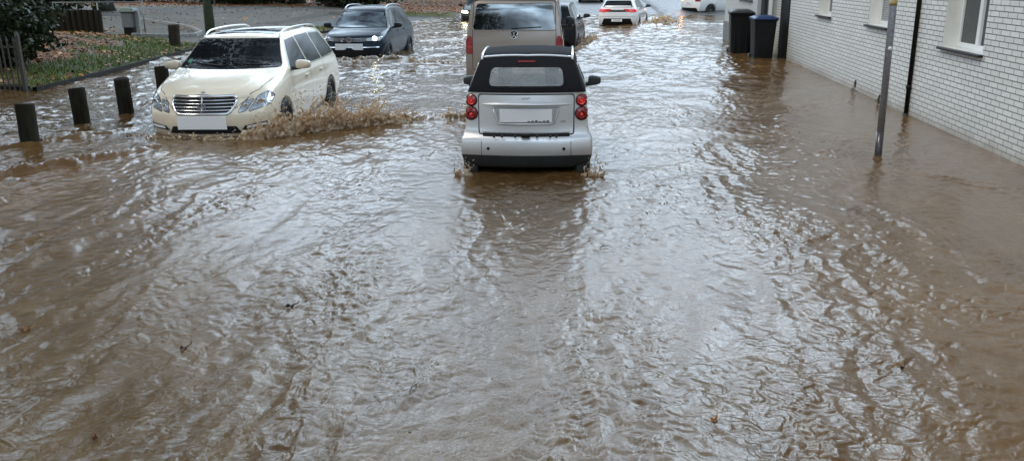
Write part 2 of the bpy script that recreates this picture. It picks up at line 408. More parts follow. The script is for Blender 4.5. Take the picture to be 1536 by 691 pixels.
def make_water():
    th = np.radians(np.concatenate([np.linspace(-70, -39, 90, endpoint=False), np.linspace(-39, 29, 1060, endpoint=False), np.linspace(29, 52, 70)])); nr = 1250
    r = np.concatenate([[.6, 1.2], 1 / np.linspace(1 / 2.0, 1 / 75.0, nr)])
    # rows spaced between even-on-the-ground and even-in-angle
    s = np.linspace(0, 1, nr); r = 2.0 * (78 / 2.0) ** (s ** 1.06); r = np.concatenate([[.5, 1.2], r])
    T, Rr = np.meshgrid(th, r); X = Rr * np.sin(T); Y = Rr * np.cos(T)
    Z = water_h(X, Y)
    nx, ny = len(th), len(r); idx = np.arange(nx * ny).reshape(ny, nx)
    F = np.stack([idx[:-1, :-1], idx[:-1, 1:], idx[1:, 1:], idx[1:, :-1]], -1).reshape(-1, 4)
    cx = X.ravel()[F].mean(1); cy = Y.ravel()[F].mean(1)
    keep = (cx < 5.6) & (cy < 62) & ((bank_d(cx, cy) < .5)) | ((cy > 30) & (cy < 62) & (bank_d(cx, cy) < .5))
    t = NT('muddy_water'); co = t.coord()
    n1 = t.noise(.55, 5, .6, dist=.6); n2 = t.noise(5, 5, .65, t.mapv(co, (1, .35, 1)))
    c = t.mix(t.ramp(n1, [(.35, 0.0), (.65, 1.0)]), (.100, .051, .016, 1), (.134, .075, .028, 1))
    c = t.mix(t.ramp(n2, [(.45, 0.0), (.75, .5)]), c, (.20, .122, .055, 1))
    t.P(Base_Color=c, Roughness=.02, IOR=1.39, Specular_IOR_Level=.55)
    b1 = t.noise(48, 3, .6, t.mapv(co, (1, .9, 1)), 1.0); t.bump(b1, .30, .008)
    o = from_np('flood_water', np.stack([X, Y, Z], -1).reshape(-1, 3), F[keep], t.m)
    tag(o, kind='structure')
make_water()
# ---------------------------------------------------------------- buildings on the right
def brick_mat():
    t = NT('white_glazed_brick'); co = t.coord(); sep = t.add('ShaderNodeSeparateXYZ'); t.l.new(co, sep.inputs[0])
    cmb = t.add('ShaderNodeCombineXYZ'); t.l.new(sep.outputs['Y'], cmb.inputs[0]); t.l.new(sep.outputs['Z'], cmb.inputs[1])
    br = t.add('ShaderNodeTexBrick'); t.l.new(cmb.outputs[0], br.inputs['Vector'])
    br.inputs['Scale'].default_value = 1.0; br.inputs['Brick Width'].default_value = .245; br.inputs['Row Height'].default_value = .0725
    br.inputs['Mortar Size'].default_value = .0065; br.inputs['Mortar Smooth'].default_value = .12; br.inputs['Bias'].default_value = 0
    br.inputs['Color1'].default_value = (.78, .78, .755, 1); br.inputs['Color2'].default_value = (.68, .685, .665, 1); br.inputs['Mortar'].default_value = (.075, .07, .065, 1)
    # perpend joints are tighter than the bed joints: lighten them
    n = t.noise(1.3, 6, .65); n2 = t.noise(22, 4, .6)
    # damp, algae stained foot of the wall
    low = t.math('SUBTRACT', .5, sep.outputs['Z']); low = t.math('MULTIPLY', low, n); lc = t.add('ShaderNodeClamp'); t.l.new(low, lc.inputs[0])
    c = t.mix(lc.outputs[0], br.outputs['Color'], (.16, .13, .07, 1))
    tide = t.math('SUBTRACT', .20, sep.outputs['Z']); tide = t.math('MULTIPLY_ADD', n, .35, tide); c = t.mix(t.ramp(tide, [(.22, 0.0), (.36, .55)]), c, (.20, .15, .095, 1))
    c = t.mix(t.ramp(n2, [(.35, .18), (.65, 0.0)]), c, (.3, .29, .26, 1))
    c = t.mix(t.ramp(n, [(.35, .14), (.7, 0.0)]), c, (.33, .3, .24, 1))
    t.P(Base_Color=c, Roughness=t.ramp(n2, [(.3, .25), (.7, .5)]), Specular_IOR_Level=.5)
    inv = t.math('MULTIPLY_ADD', br.outputs['Fac'], -1, 1.0); h = t.math('MULTIPLY_ADD', n2, .25, inv)
    t.bump(h, .8, .006); return t.m
M['brick'] = brick_mat()
M['pvc'] = simple('white_frame', (.72, .73, .73, 1), .3, 0, 4, .04)
M['sill'] = simple('dark_sill', (.02, .02, .021, 1), .4, 0, 20, .3, 0, .2)
M['reveal'] = simple('white_reveal', (.72, .72, .68, 1), .6, 0, 5, .08)
M['render'] = simple('grey_render', (.42, .43, .42, 1), .8, 0, 60, .08, .25)
M['plinth'] = simple('grey_plinth', (.16, .16, .155, 1), .8, 0, 30, .2, .3)
M['rooft'] = simple('roof_tile', (.05, .045, .045, 1), .6, 0, 20, .3, .3)
M['black'] = simple('black_paint', (.006, .006, .006, 1), .5, 0, 12, .3, 0, .2)
M['winglass'] = simple('window_glass', (.03, .036, .04, 1), .04, 0, 3, .2, 0, .8)
M['shutter'] = simple('shutter', (.32, .33, .34, 1), .5, 0, 10, .1)

def wall_with_holes(name, xf, y0, y1, z0, z1, holes, mat, parent, thick=.32):
    ysl = sorted({y0, y1, *[h[0] for h in holes], *[h[1] for h in holes]})
    zsl = sorted({z0, z1, *[h[2] for h in holes], *[h[3] for h in holes]})
    bm = bmesh.new(); ny, nz = len(ysl) - 1, len(zsl) - 1
    solid = [[not any(h[0] <= (ysl[i] + ysl[i + 1]) / 2 <= h[1] and h[2] <= (zsl[k] + zsl[k + 1]) / 2 <= h[3] for h in holes) for k in range(nz)] for i in range(ny)]
    cache = {}
    def v(x, i, k):
        if (x, i, k) not in cache: cache[(x, i, k)] = bm.verts.new((x, ysl[i], zsl[k]))
        return cache[(x, i, k)]
    xb = xf + thick
    for i in range(ny):
        for k in range(nz):
            if not solid[i][k]: continue
            bm.faces.new((v(xf, i, k), v(xf, i, k + 1), v(xf, i + 1, k + 1), v(xf, i + 1, k)))
            bm.faces.new((v(xb, i, k), v(xb, i + 1, k), v(xb, i + 1, k + 1), v(xb, i, k + 1)))
            for di, dk, a, b in ((-1, 0, (i, k), (i, k + 1)), (1, 0, (i + 1, k), (i + 1, k + 1)), (0, -1, (i, k), (i + 1, k)), (0, 1, (i, k + 1), (i + 1, k + 1))):
                ii, kk = i + di, k + dk
                if 0 <= ii < ny and 0 <= kk < nz and solid[ii][kk]: continue
                bm.faces.new((v(xf, *a), v(xf, *b), v(xb, *b), v(xb, *a)))
    return from_bm(name, bm, mat, parent)

def window(parent, xf, y0, y1, z0, z1, blind=False):
    """white plastic window in its reveal: frame, sash bars, pane, projecting dark sill"""
    d = .20
    bm = bmesh.new(); t = .012
    add_box(bm, xf + .004, xf + d, y1 - t, y1 - .001, z0, z1); add_box(bm, xf + .004, xf + d, y0 + .001, y0 + t, z0, z1); add_box(bm, xf + .004, xf + d, y0 + t, y1 - t, z1 - t, z1 - .001)
    w = from_bm('window', bm, M['reveal'], parent)
    bm = bmesh.new(); f = .07; x0, x1 = xf + d + .002, xf + d + .06
    ya, yb = y0 + .002, y1 - .002
    add_box(bm, x0, x1, ya, ya + f, z0, z1); add_box(bm, x0, x1, yb - f, yb, z0, z1)
    add_box(bm, x0 + .002, x1, ya + f, yb - f, z0, z0 + f); add_box(bm, x0 + .002, x1, ya + f, yb - f, z1 - f, z1)
    ym = (ya + yb) / 2; add_box(bm, x0 - .008, x1, ym - .05, ym + .05, z0 + f, z1 - f)
    from_bm('frame', bm, M['pvc'], w, bevel=.006)
    if blind:
        bm = bmesh.new(); z = z0 + f
        while z < z1 - f - .04: add_box(bm, x0 + .012, x0 + .024, ya + f, yb - f, z + .003, z + .037); z += .04
        from_bm('roller_shutter', bm, M['shutter'], w)
    box('pane', x0 + .03, x0 + .04, ya + f, yb - f, z0 + f, z1 - f, M['winglass'], w)
    bm = bmesh.new(); add_box(bm, xf - .07, xf + d, y0 - .03, y1 + .03, z0 - .035, z0 - .001)
    from_bm('sill', bm, M['sill'], w, bevel=.006)
    return w

def house(name, label, xf, y0, y1, wins, upper, blindset=(), zt=5.9):
    r = empty(name, (0, 0, 0)); tag(r, label, 'house', 'white brick houses along the right side')
    holes = [(a, b, z, z + 1.25) for a, b, z in wins] + [(a, b, 3.75, 4.95) for a, b in upper]
    wall_with_holes('wall', xf, y0, y1, -.4, zt, holes, M['brick'], r)
    for i, h in enumerate(holes): window(r, xf, *h, blind=i in blindset)
    bm = bmesh.new()
    v = [bm.verts.new(p) for p in ((xf - .25, y0, zt), (xf + 3.6, y0, zt + 2.3), (xf + 8, y0, zt), (xf - .25, y1, zt), (xf + 3.6, y1, zt + 2.3), (xf + 8, y1, zt))]
    for f in ((0, 3, 4, 1), (1, 4, 5, 2), (0, 1, 2), (3, 5, 4), (0, 2, 5, 3)): bm.faces.new([v[i] for i in f])
    from_bm('roof', bm, M['rooft'], r)
    bm = bmesh.new(); add_box(bm, xf + .32, xf + 7.7, y0, y0 + .2, -.4, zt - .01); add_box(bm, xf + .32, xf + 7.7, y1 - .2, y1, -.4, zt - .01); add_box(bm, xf + 7.5, xf + 7.7, y0 + .2, y1 - .2, -.4, zt - .01)
    add_box(bm, xf + .9, xf + 1.0, y0 + .2, y1 - .2, -.4, zt - .01)
    from_bm('inner_wall', bm, M['plinth'], r)
    return r

def make_buildings():
    a = house('brick_house', 'nearest white brick house, right of the thin black downpipe, with a large window', 5.13, -3.0, 14.55,
              [(12.08, 13.46, 1.17), (7.6, 8.9, 1.17), (3.4, 4.8, 1.17)], [(12.08, 13.4), (7.6, 8.9), (3.4, 4.8)])
    b = house('brick_house', 'white brick house beyond the thin black downpipe, with a black doorway beside the bins', 5.15, 14.57, 25.5,
              [(15.95, 17.15, 1.285), (19.75, 20.87, 1.29)], [(15.9, 17.1), (19.7, 20.8), (22.6, 23.8)], (0, 5))
    # dark entrance: a door leaf filling a flush, near-black surround
    d = box('door', 5.125, 5.149, 23.78, 24.82, -.35, 2.3, M['black'], b, .004)
    # downpipe
    p = empty('downpipe', (5.10, 14.5, 0)); tag(p, 'thin black rainwater downpipe between the two white brick houses', 'downpipe')
    bm = bmesh.new(); add_cyl(bm, (0, 0, -.3), (0, 0, 5.7), .036, n=14); from_bm('pipe', bm, M['black'], p, True)
    bm = bmesh.new()
    bm.free()
    for z in (.42, 2.6, 4.6): bm = bmesh.new(); add_cyl(bm, (0, 0, z), (0, 0, z + .06), .048, n=14); from_bm('bracket', bm, M['black'], p, True)
    bm = bmesh.new(); add_cyl(bm, (0, 0, -.1), (0, 0, .03), .056, .048, n=14); from_bm('shoe', bm, M['rubber'], p, True)
    # grey rendered house beyond the bins
    g = empty('rendered_house', (0, 0, 0)); tag(g, 'pale grey rendered house with a dark plinth behind the two wheeled bins', 'house')
    X = 4.62
    wall_with_holes('wall', X, 25.52, 31.5, .62, 6.3, [(26.3, 28.7, 1.45, 2.5), (29.6, 30.6, 3.9, 5.0), (26.6, 27.7, 3.9, 5.0)], M['render'], g)
    for h in ((26.3, 28.7, 1.45, 2.5), (29.6, 30.6, 3.9, 5.0), (26.6, 27.7, 3.9, 5.0)): window(g, X, *h)
    bm = bmesh.new(); add_box(bm, X + .32, X + 7, 25.52, 25.8, -.4, 6.28); add_box(bm, X + .32, X + 7, 31.2, 31.5, -.4, 6.28); add_box(bm, X + 6.8, X + 7, 25.8, 31.2, -.4, 6.28)
    from_bm('end_wall', bm, M['render'], g)
    bm = bmesh.new(); add_box(bm, X - .03, X + .319, 25.5, 31.53, -.4, .618); from_bm('plinth', bm, M['plinth'], g, bevel=.008)
    bm = bmesh.new(); v = [bm.verts.new(p) for p in ((X - .3, 25.3, 6.3), (X + 3.6, 25.3, 8.6), (X + 7.2, 25.3, 6.3), (X - .3, 31.7, 6.3), (X + 3.6, 31.7, 8.6), (X + 7.2, 31.7, 6.3))]
    for f in ((0, 3, 4, 1), (1, 4, 5, 2), (0, 1, 2), (3, 5, 4), (0, 2, 5, 3)): bm.faces.new([v[i] for i in f])
    from_bm('roof', bm, M['rooft'], g)
    dd = box('door', X + .10, X + .27, 25.47, 25.5, .64, 2.5, M['winglass'], g); box('door_frame', X + .30, X + .40, 25.46, 25.5, .64, 2.5, M['pvc'], g)
make_buildings()

# ---------------------------------------------------------------- pole, bins, posts
def make_pole():
    M['galv'] = simple('galvanised', (.27, .29, .32, 1), .42, .6, 25, .25, .1)
    r = empty('sign_pole', (3.66, 11.2, 0)); r.rotation_euler = (0, rad(-.6), 0)
    tag(r, 'grey galvanised metal pole standing in the water in front of the white brick wall', 'pole')
    bm = bmesh.new(); add_cyl(bm, (0, 0, -.3), (0, 0, 3.6), .043, n=20); from_bm('pipe', bm, M['galv'], r, True)
    bm = bmesh.new(); add_cyl(bm, (0, 0, -.29), (0, 0, .30), .046, n=20); from_bm('wet_foot', bm, simple('wet_metal', (.06, .058, .06, 1), .25, .5, 30, .3), r, True)
    bm = bmesh.new(); add_cyl(bm, (0, 0, 1.84), (0, 0, 1.9), .0455, n=20); from_bm('clamp_band', bm, simple('ochre_band', (.34, .26, .09, 1), .5), r, True)
    bm = bmesh.new(); add_cyl(bm, (0, 0, 1.902), (0, 0, 2.02), .046, n=20); from_bm('clamp', bm, M['pvc'], r, True)
    bm = bmesh.new(); add_cyl(bm, (.0, -.036, 1.33), (.0, -.052, 1.33), .026, n=16); from_bm('sticker', bm, M['pvc'], r, True)
make_pole()

def bin_mesh(w, d, h):
    bm = bmesh.new(); R = []
    for k, (z, s) in enumerate(((0, .80), (.08, .82), (h * .5, .90), (h * .93, .985), (h * .94, 1.04), (h, 1.05))):
        ring = []
        for cx, cy, a0 in ((1, 1, 0), (-1, 1, 90), (-1, -1, 180), (1, -1, 270)):
            for j in range(5):
                a = rad(a0 + j * 22.5); rr = .045
                ring.append(bm.verts.new(((w / 2 * s - rr) * cx + rr * math.cos(a), (d / 2 * s - rr) * cy + rr * math.sin(a), z)))
        R.append(ring)
    n = len(R[0])
    for a, b in zip(R, R[1:]):
        for k in range(n): bm.faces.new((a[k], a[(k + 1) % n], b[(k + 1) % n], b[k]))
    bm.faces.new(R[0][::-1]); bm.faces.new(R[-1]); return bm

def make_bin(x, y, z, w, d, h, rz, lidmat, label, extra):
    r = empty('wheeled_bin', (x, y, z), rz); tag(r, label, 'bin', 'wheeled bins beside the houses')
    bmat = simple('bin_plastic', (.007, .008, .009, 1), .55, 0, 20, .3, .08, .3)
    b = from_bm('body', bin_mesh(w, d, h), bmat, r, True, .006)
    bm = bmesh.new()
    for sx in (-1, 0, 1): add_box(bm, sx * w * .27 - .012, sx * w * .27 + .012, -d * .49, -d * .40, .12, h * .9)
    from_bm('rib', bm, bmat, b)
    # domed lid with lip and rear hinge bar
    bm = bmesh.new(); G = []
    for i in range(9):
        row = []
        for j in range(9):
            u, v = i / 4 - 1, j / 4 - 1
            row.append(bm.verts.new((u * w * .545, v * d * .55, .012 + .065 * (1 - abs(u) ** 4) * (1 - abs(v) ** 4) + .018 * (v + 1) * .5)))
        G.append(row)
    for i in range(8):
        for j in range(8): bm.faces.new((G[i][j], G[i + 1][j], G[i + 1][j + 1], G[i][j + 1]))
    ret = bmesh.ops.extrude_face_region(bm, geom=bm.faces[:])
    for v in [g for g in ret['geom'] if isinstance(g, bmesh.types.BMVert)]: v.co.z = -.02 if False else v.co.z * .3 - .03
    l = from_bm('lid', bm, lidmat, r, True); l.location = (0, 0, h)
    bm = bmesh.new(); add_cyl(bm, (-w * .45, d * .60, h - .03), (w * .45, d * .60, h - .03), .018, n=10)
    for s in (-1, 1): add_box(bm, s * w * .45 - .015, s * w * .45 + .015, d * .5, d * .60, h - .06, h - .01)
    from_bm('handle', bm, bmat, r)
    for s in (-1, 1):
        bm = bmesh.new(); add_lathe(bm, [(.03, -.025), (.095, -.025), (.1, 0), (.095, .025), (.03, .025)], 20, 'x', s * (w * .5 - .02), d * .42, .1)
        from_bm('wheel', bm, M['rubber'], r, True)
    return r
make_bin(4.60, 24.35, -.09, .58, .66, 1.13, rad(2), simple('blue_lid', (.010, .032, .11, 1), .4, 0, 10, .15), 'dark wheeled bin with a blue lid, nearer of the two bins', 0)
make_bin(4.28, 26.1, -.09, .62, .7, 1.22, rad(-3), simple('black_lid', (.018, .019, .02, 1), .45, 0, 10, .2), 'black wheeled bin with a black lid, standing behind the blue lidded one', 0)

def wood(name, a, b):
    t = NT(name); co = t.coord(); n = t.noise(14, 6, .7, t.mapv(co, (1, 1, .12))); n2 = t.noise(5, 3)
    sep = t.add('ShaderNodeSeparateXYZ'); t.l.new(co, sep.inputs[0])
    c = t.ramp(n, [(.3, a), (.7, b)])
    c = t.mix(t.ramp(n2, [(.5, 0.0), (.7, .5)]), c, (.03, .04, .018, 1))
    t.P(Base_Color=c, Roughness=.7, Specular_IOR_Level=.1); t.bump(n, .7, .012); return t.m
M['wood'] = wood('weathered_wood', (.008, .006, .004, 1), (.032, .026, .018, 1))
M['woodtop'] = wood('post_end_grain', (.05, .045, .037, 1), (.12, .11, .095, 1))
def post_bm(r, h, seed, n=22):
    rng = random.Random(seed); bm = bmesh.new(); ph = [rng.uniform(0, 6.28) for _ in range(4)]; rings = []
    lv = [-.5, 0, .12, .25, .38, .5, h - .03, h - .008, h]
    for z in lv:
        k = 1 if z < h - .02 else (.98 if z < h - .004 else .93); ring = []
        for i in range(n):
            a = 2 * math.pi * i / n
            rr = r * k * (1 + .035 * math.sin(2 * a + ph[0] + z) + .03 * math.sin(3 * a + ph[1] + 2 * z) + .015 * math.sin(7 * a + ph[2]))
            ring.append(bm.verts.new((rr * math.cos(a), rr * math.sin(a), z + (.012 * math.cos(a + ph[3]) if z > h - .05 else 0))))
        rings.append(ring)
    for a, b in zip(rings, rings[1:]):
        for i in range(n): bm.faces.new((a[i], a[(i + 1) % n], b[(i + 1) % n], b[i]))
    bm.faces.new(rings[0][::-1]); f = bm.faces.new(rings[-1]); f.material_index = 1
    return bm
for i, (x, y, h, tx, ty, lab) in enumerate([(-7.77, 11.3, .59, -1.0, .5, 'round wooden post standing in water, nearest the camera at the left edge'),
                             (-7.97, 12.95, .60, 2.0, 1, 'wooden post second from the left, leaning slightly, with white water at its foot'),
                             (-7.87, 14.1, .61, 1.2, -1, 'wooden post third from the left, midway between the leaning post and the cream car'),
                             (-8.12, 16.0, .62, 0, 0, 'wooden post half hidden behind the front corner of the cream estate car')]):
    o = from_bm('wooden_post', post_bm(.122 if i < 3 else .125, h, i), [M['wood'], M['woodtop']], None, True)
    o.location = (x, y, 0); o.rotation_euler = (rad(ty), rad(-tx), i)
    tag(o, lab, 'post', 'wooden posts along the flooded kerb')
    b = o.modifiers.new('e', 'EDGE_SPLIT'); b.split_angle = rad(50)

# ---------------------------------------------------------------- park edge
def gz(x, y): return float(ground_z(np.array(x), np.array(y)))
def make_fence():
    m = simple('old_iron', (.06, .050, .042, 1), .65, .2, 30, .4, .2)
    r = empty('iron_fence', (0, 0, 0)); tag(r, 'low rusty grey iron railing with pointed bars at the far left edge of the park', 'fence')
    y0 = 16.75; x1, x0 = -11.42, -16.0
    post = bmesh.new(); add_box(post, -.035, .035, -.035, .035, -.3, 1.13); add_cyl(post, (0, 0, 1.13), (0, 0, 1.24), .05, .005, 8)
    x = x1; k = 0; pm = None
    while x > x0:
        if pm is None: o = from_bm('post', post, m, r); pm = o
        else: o = pm.copy(); COL.objects.link(o); o.parent = r
        o.location = (x, y0, 0); x -= 1.5; k += 1
    rail = bmesh.new()
    for z in (.16, .92): add_box(rail, x0, x1, y0 - .012, y0 + .012, z - .018, z + .018)
    from_bm('rail', rail, m, r)
    bar = bmesh.new(); add_cyl(bar, (0, 0, .05), (0, 0, 1.03), .016, n=6); add_cyl(bar, (0, 0, 1.03), (0, 0, 1.14), .026, .002, 6); bo = None
    x = x1 - .11
    while x > x0:
        if min((x1 - x) % 1.5, 1.5 - (x1 - x) % 1.5) > .05:
            if bo is None: o = from_bm('bar', bar, m, r); bo = o
            else: o = bo.copy(); COL.objects.link(o); o.parent = r
            o.location = (x, y0 + random.uniform(-.008, .008), 0); o.rotation_euler = (random.uniform(-.02, .02), random.uniform(-.025, .025), 0)
        x -= .11
    return r
make_fence()
def kerb():
    bm = bmesh.new(); ys = np.arange(16.9, 37, .25); prev = None
    for y in ys:
        x = edge_x(y); z = .10
        sec = [bm.verts.new((x + .02, y, -.3)), bm.verts.new((x + .02, y, z - .01)), bm.verts.new((x + .0, y, z)), bm.verts.new((x - .07, y, z)), bm.verts.new((x - .07, y, -.3))]
        if prev:
            for a in range(4): bm.faces.new((prev[a], prev[a + 1], sec[a + 1], sec[a]))
        prev = sec
    o = from_bm('park_kerb', bm, simple('kerb_stone', (.016, .014, .012, 1), .8, 0, 12, .6, .4, .1), None, True); tag(o, kind='structure')
    bm = bmesh.new(); prev = None
    for x in np.arange(-17, -11.4, .25):
        y = 16.92; sec = [bm.verts.new((x, y - .02, -.3)), bm.verts.new((x, y - .02, .11)), bm.verts.new((x, y + .1, .11)), bm.verts.new((x, y + .1, -.3))]
        if prev:
            for a in range(3): bm.faces.new((prev[a], prev[a + 1], sec[a + 1], sec[a]))
        prev = sec
    o = from_bm('park_kerb', bm, simple('kerb_stone_b', (.02, .018, .016, 1), .8, 0, 12, .5, .4, .1), None, False); tag(o, kind='structure')
    # pale stone edging of the gravel path
    bm = bmesh.new(); pts = [(-15.4, 28.6), (-14.5, 29.3), (-14.0, 30.3), (-14.3, 31.6), (-15.4, 33.2), (-17.2, 35.0), (-19.5, 36.4)]
    P = []
    for a, b in zip(pts, pts[1:]):
        for k in range(5): P.append((a[0] + (b[0] - a[0]) * k / 5, a[1] + (b[1] - a[1]) * k / 5))
    for (ax, ay), (bx, by) in zip(P, P[1:]):
        v = Vector((bx - ax, by - ay, 0)); L = v.length; mtx = Matrix.Translation(((ax + bx) / 2, (ay + by) / 2, gz(ax, ay))) @ Matrix.Rotation(math.atan2(v.y, v.x), 4, 'Z')
        add_box(bm, -L * .48, L * .48, -.07, .07, -.1, .12, mtx)
    o = from_bm('path_edging', bm, simple('pale_stone', (.24, .235, .22, 1), .75, 0, 9, .3, .3), None, bevel=.01); tag(o, kind='structure')
kerb()
def make_litter_bin():
    x, y = -15.75, 29.3; z = gz(x, y); r = empty('litter_bin', (x, y, z)); r.scale = (1, 1, 1)
    tag(r, 'green litter bin on a post beside the gravel path in the park', 'litter bin')
    g = simple('green_paint', (.008, .05, .04, 1), .4, 0, 9, .3); gg = simple('grey_bin', (.16, .17, .175, 1), .5, .2, 12, .15)
    bm = bmesh.new(); add_box(bm, -.23, .15, -.2, .2, .28, .80); from_bm('body', bm, gg, r, bevel=.03)
    bm = bmesh.new(); v = add_box(bm, -.29, .25, -.25, .25, .80, .93)
    for q in v:
        if q.co.z > .9: q.co.x *= .75; q.co.y *= .75
    from_bm('hood', bm, g, r, bevel=.02)
    bm = bmesh.new(); add_box(bm, .19, .33, -.07, .07, -.1, .86); from_bm('post', bm, simple('concrete_post', (.26, .26, .25, 1), .8, 0, 15, .2), r, bevel=.01)
    bm = bmesh.new(); add_box(bm, -.2, .1, -.16, .16, 0, .28); from_bm('base', bm, M['black'], r)
make_litter_bin()
def make_log():
    x, y = -13.0, 26.7; r = from_bm('stump_post', post_bm(.17, .66, 77), [wood('dark_log', (.018, .014, .011, 1), (.07, .055, .04, 1)), M['woodtop']], None, True)
    r.location = (x, y, gz(x, y)); r.rotation_euler = (0, rad(3), 0); tag(r, 'short squat dark wooden log post on the park lawn above the cream car', 'log post')
make_log()
def make_lamp():
    x, y = -14.15, 32.0; r = empty('lamp_post', (x, y, gz(x, y))); tag(r, 'mossy green lamp post rising out of the gravel behind the cream car', 'lamp post')
    m = simple('mossy_green', (.075, .095, .055, 1), .7, 0, 9, .35, .3)
    bm = bmesh.new(); add_cyl(bm, (0, 0, -.3), (0, 0, 6.2), .19, .10, 18); from_bm('column', bm, m, r, True)
    bm = bmesh.new(); add_tube(bm, [(0, 0, 6.1), (.1, 0, 6.6), (.8, 0, 6.9), (1.4, 0, 6.9)], .045); from_bm('arm', bm, m, r, True)
    bm = bmesh.new(); add_box(bm, 1.3, 2.0, -.13, .13, 6.84, 6.98); from_bm('lamp_head', bm, M['plinth'], r, bevel=.03)
    bm = bmesh.new(); add_box(bm, .17, .26, -.06, .06, 1.05, 1.2); from_bm('bracket', bm, M['black'], r)
make_lamp()
def make_palisade():
    r = empty('timber_palisade', (0, 0, 0)); tag(r, 'dark upright timber log wall holding the leafy bank at the upper left', 'retaining wall')
    m = M['wood']
    for k in range(17):
        x = -20.3 + k * .205; y = 29.2 + .02 * k; h = 1.05 if k < 9 else .78
        o = from_bm('log', post_bm(.115, h, 100 + k, 10), [m, m], r, True); o.location = (x, y, gz(x, y) - .02)
make_palisade()
def railing():
    r = empty('tube_railing', (0, 0, 0)); tag(r, 'thin grey tubular railing behind the dark timber wall in the park', 'railing')
    m = simple('grey_tube', (.2, .2, .2, 1), .5, .5, 20, .2)
    z = gz(-19, 31)
    bm = bmesh.new()
    for h in (.55, 1.0): add_tube(bm, [(-23.0, 31.0, z + h), (-16.3, 31.3, z + h)], .022, 6)
    from_bm('rail', bm, m, r, True)
    for k in range(5):
        bm = bmesh.new(); add_cyl(bm, (-23.0 + k * 1.67, 31.0 + k * .075, z - .2), (-23.0 + k * 1.67, 31.0 + k * .075, z + 1.0), .025, n=6); from_bm('upright', bm, m, r, True)
railing()
def marker():
    x, y = -17.6, 56.0; z = gz(x, y); r = empty('marker_post', (x, y, z)); tag(r, 'small red and white banded marker post at the far side of the park', 'marker post')
    for k in range(5):
        bm = bmesh.new(); add_cyl(bm, (0, 0, k * .22), (0, 0, (k + 1) * .22), .085, n=10)
        from_bm('band', bm, M['pvc'] if k % 2 == 0 else simple('red_band', (.4, .02, .02, 1), .4), r, True)
marker()

# ---------------------------------------------------------------- vegetation
def leaf_mat(name, cols):
    t = NT(name); oi = t.add('ShaderNodeNewGeometry'); c = t.ramp(oi.outputs['Random Per Island'], cols)
    t.P(Base_Color=c, Roughness=.5, Specular_IOR_Level=.3); t.b.inputs['Transmission Weight'].default_value = 0
    return t.m
M['dark_leaf'] = leaf_mat('dark_leaf', [(0, (.008, .014, .006, 1)), (.6, (.022, .035, .012, 1)), (1, (.06, .07, .025, 1))])
M['aut_leaf'] = leaf_mat('autumn_leaf', [(0, (.02, .028, .008, 1)), (.4, (.07, .065, .015, 1)), (.75, (.15, .075, .02, 1)), (1, (.22, .12, .03, 1))])
M['litter'] = leaf_mat('fallen_leaf', [(0, (.035, .012, .006, 1)), (.35, (.15, .045, .010, 1)), (.7, (.30, .105, .02, 1)), (.93, (.46, .23, .06, 1)), (1, (.42, .33, .2, 1))])
M['bark'] = wood('bark', (.012, .011, .009, 1), (.06, .052, .042, 1))
def quads(P, size, rng, flat=False, aspect=.6):
    n = len(P); 
    if flat: N = np.stack([rng.normal(0, .3, n), rng.normal(0, .3, n), np.ones(n)], -1)
    else: N = rng.normal(0, 1, (n, 3))
    N /= np.linalg.norm(N, axis=1)[:, None]
    A = np.cross(N, rng.normal(0, 1, (n, 3))); A /= np.linalg.norm(A, axis=1)[:, None]; B = np.cross(N, A)
    s = (size * rng.uniform(.6, 1.35, n))[:, None]; a = A * s; b = B * s * aspect
    V = np.stack([P - a, P - b * .9 + N * s * .12, P + a, P + b * .9 + N * s * .12], 1).reshape(-1, 3)
    return V, np.arange(4 * n).reshape(n, 4)
def tree(x, y, h, cr, mat, label, seed, n=7000, trunk=.28, low=.35):
    rng = np.random.default_rng(seed); R = random.Random(seed)
    r = empty('park_tree', (x, y, gz(x, y))); tag(r, label, 'tree', 'trees at the far side of the park')
    bm = bmesh.new(); top = h * .75
    add_tube(bm, [(0, 0, -.4), (0, 0, .3), (.1, .05, h * .3), (.05, -.1, top)], [trunk * 1.5, trunk, trunk * .75, trunk * .2], 10)
    lobes = []
    for k in range(11):
        a = R.uniform(0, 6.28); z0 = h * R.uniform(low, .7); L = cr * R.uniform(.45, .95); z1 = min(h * .93, z0 + R.uniform(.4, 2.2))
        e = (L * math.cos(a), L * math.sin(a), z1); add_tube(bm, [(0, 0, z0), (e[0] * .5, e[1] * .5, (z0 + z1) / 2 + .2), e], [trunk * .4, trunk * .22, .03], 6)
        lobes.append((e, cr * R.uniform(.3, .5)))
    lobes.append(((0, 0, h * .85), cr * .5)); from_bm('trunk', bm, M['bark'], r, True)
    P = []
    for (e, s) in lobes:
        m = n // len(lobes); d = rng.normal(0, 1, (m, 3)); d /= np.linalg.norm(d, axis=1)[:, None]; d *= (rng.uniform(.25, 1, m) ** .5)[:, None] * s * (1, 1, .75)
        P.append(d + np.array(e))
    V, F = quads(np.concatenate(P), .16, rng); from_np('crown', V, F, mat, r, False)
    return r
tree(-18.9, 56.5, 12, 4.6, M['dark_leaf'], 'thick dark tree trunk at the top edge, between the lamp post and the dark shrub', 11, 9000, .45)
tree(-15.6, 60.5, 11, 4.2, M['aut_leaf'], 'slimmer pale grey trunk standing right of the thick dark trunk', 12, 8000, .3)
tree(-25, 44, 13, 5.5, M['dark_leaf'], 'large dark tree at the upper left behind the timber wall', 13, 12000, .5, .3)
tree(-13.6, 18.2, 12, 6.4, M['aut_leaf'], 'autumn tree overhanging the iron railing at the far left', 14, 16000, .4, .45)
tree(-15.5, 9.5, 12, 4.6, M['dark_leaf'], 'tall dark tree beside the flooded pavement, left of the wooden posts', 15, 9000, .4, .35)
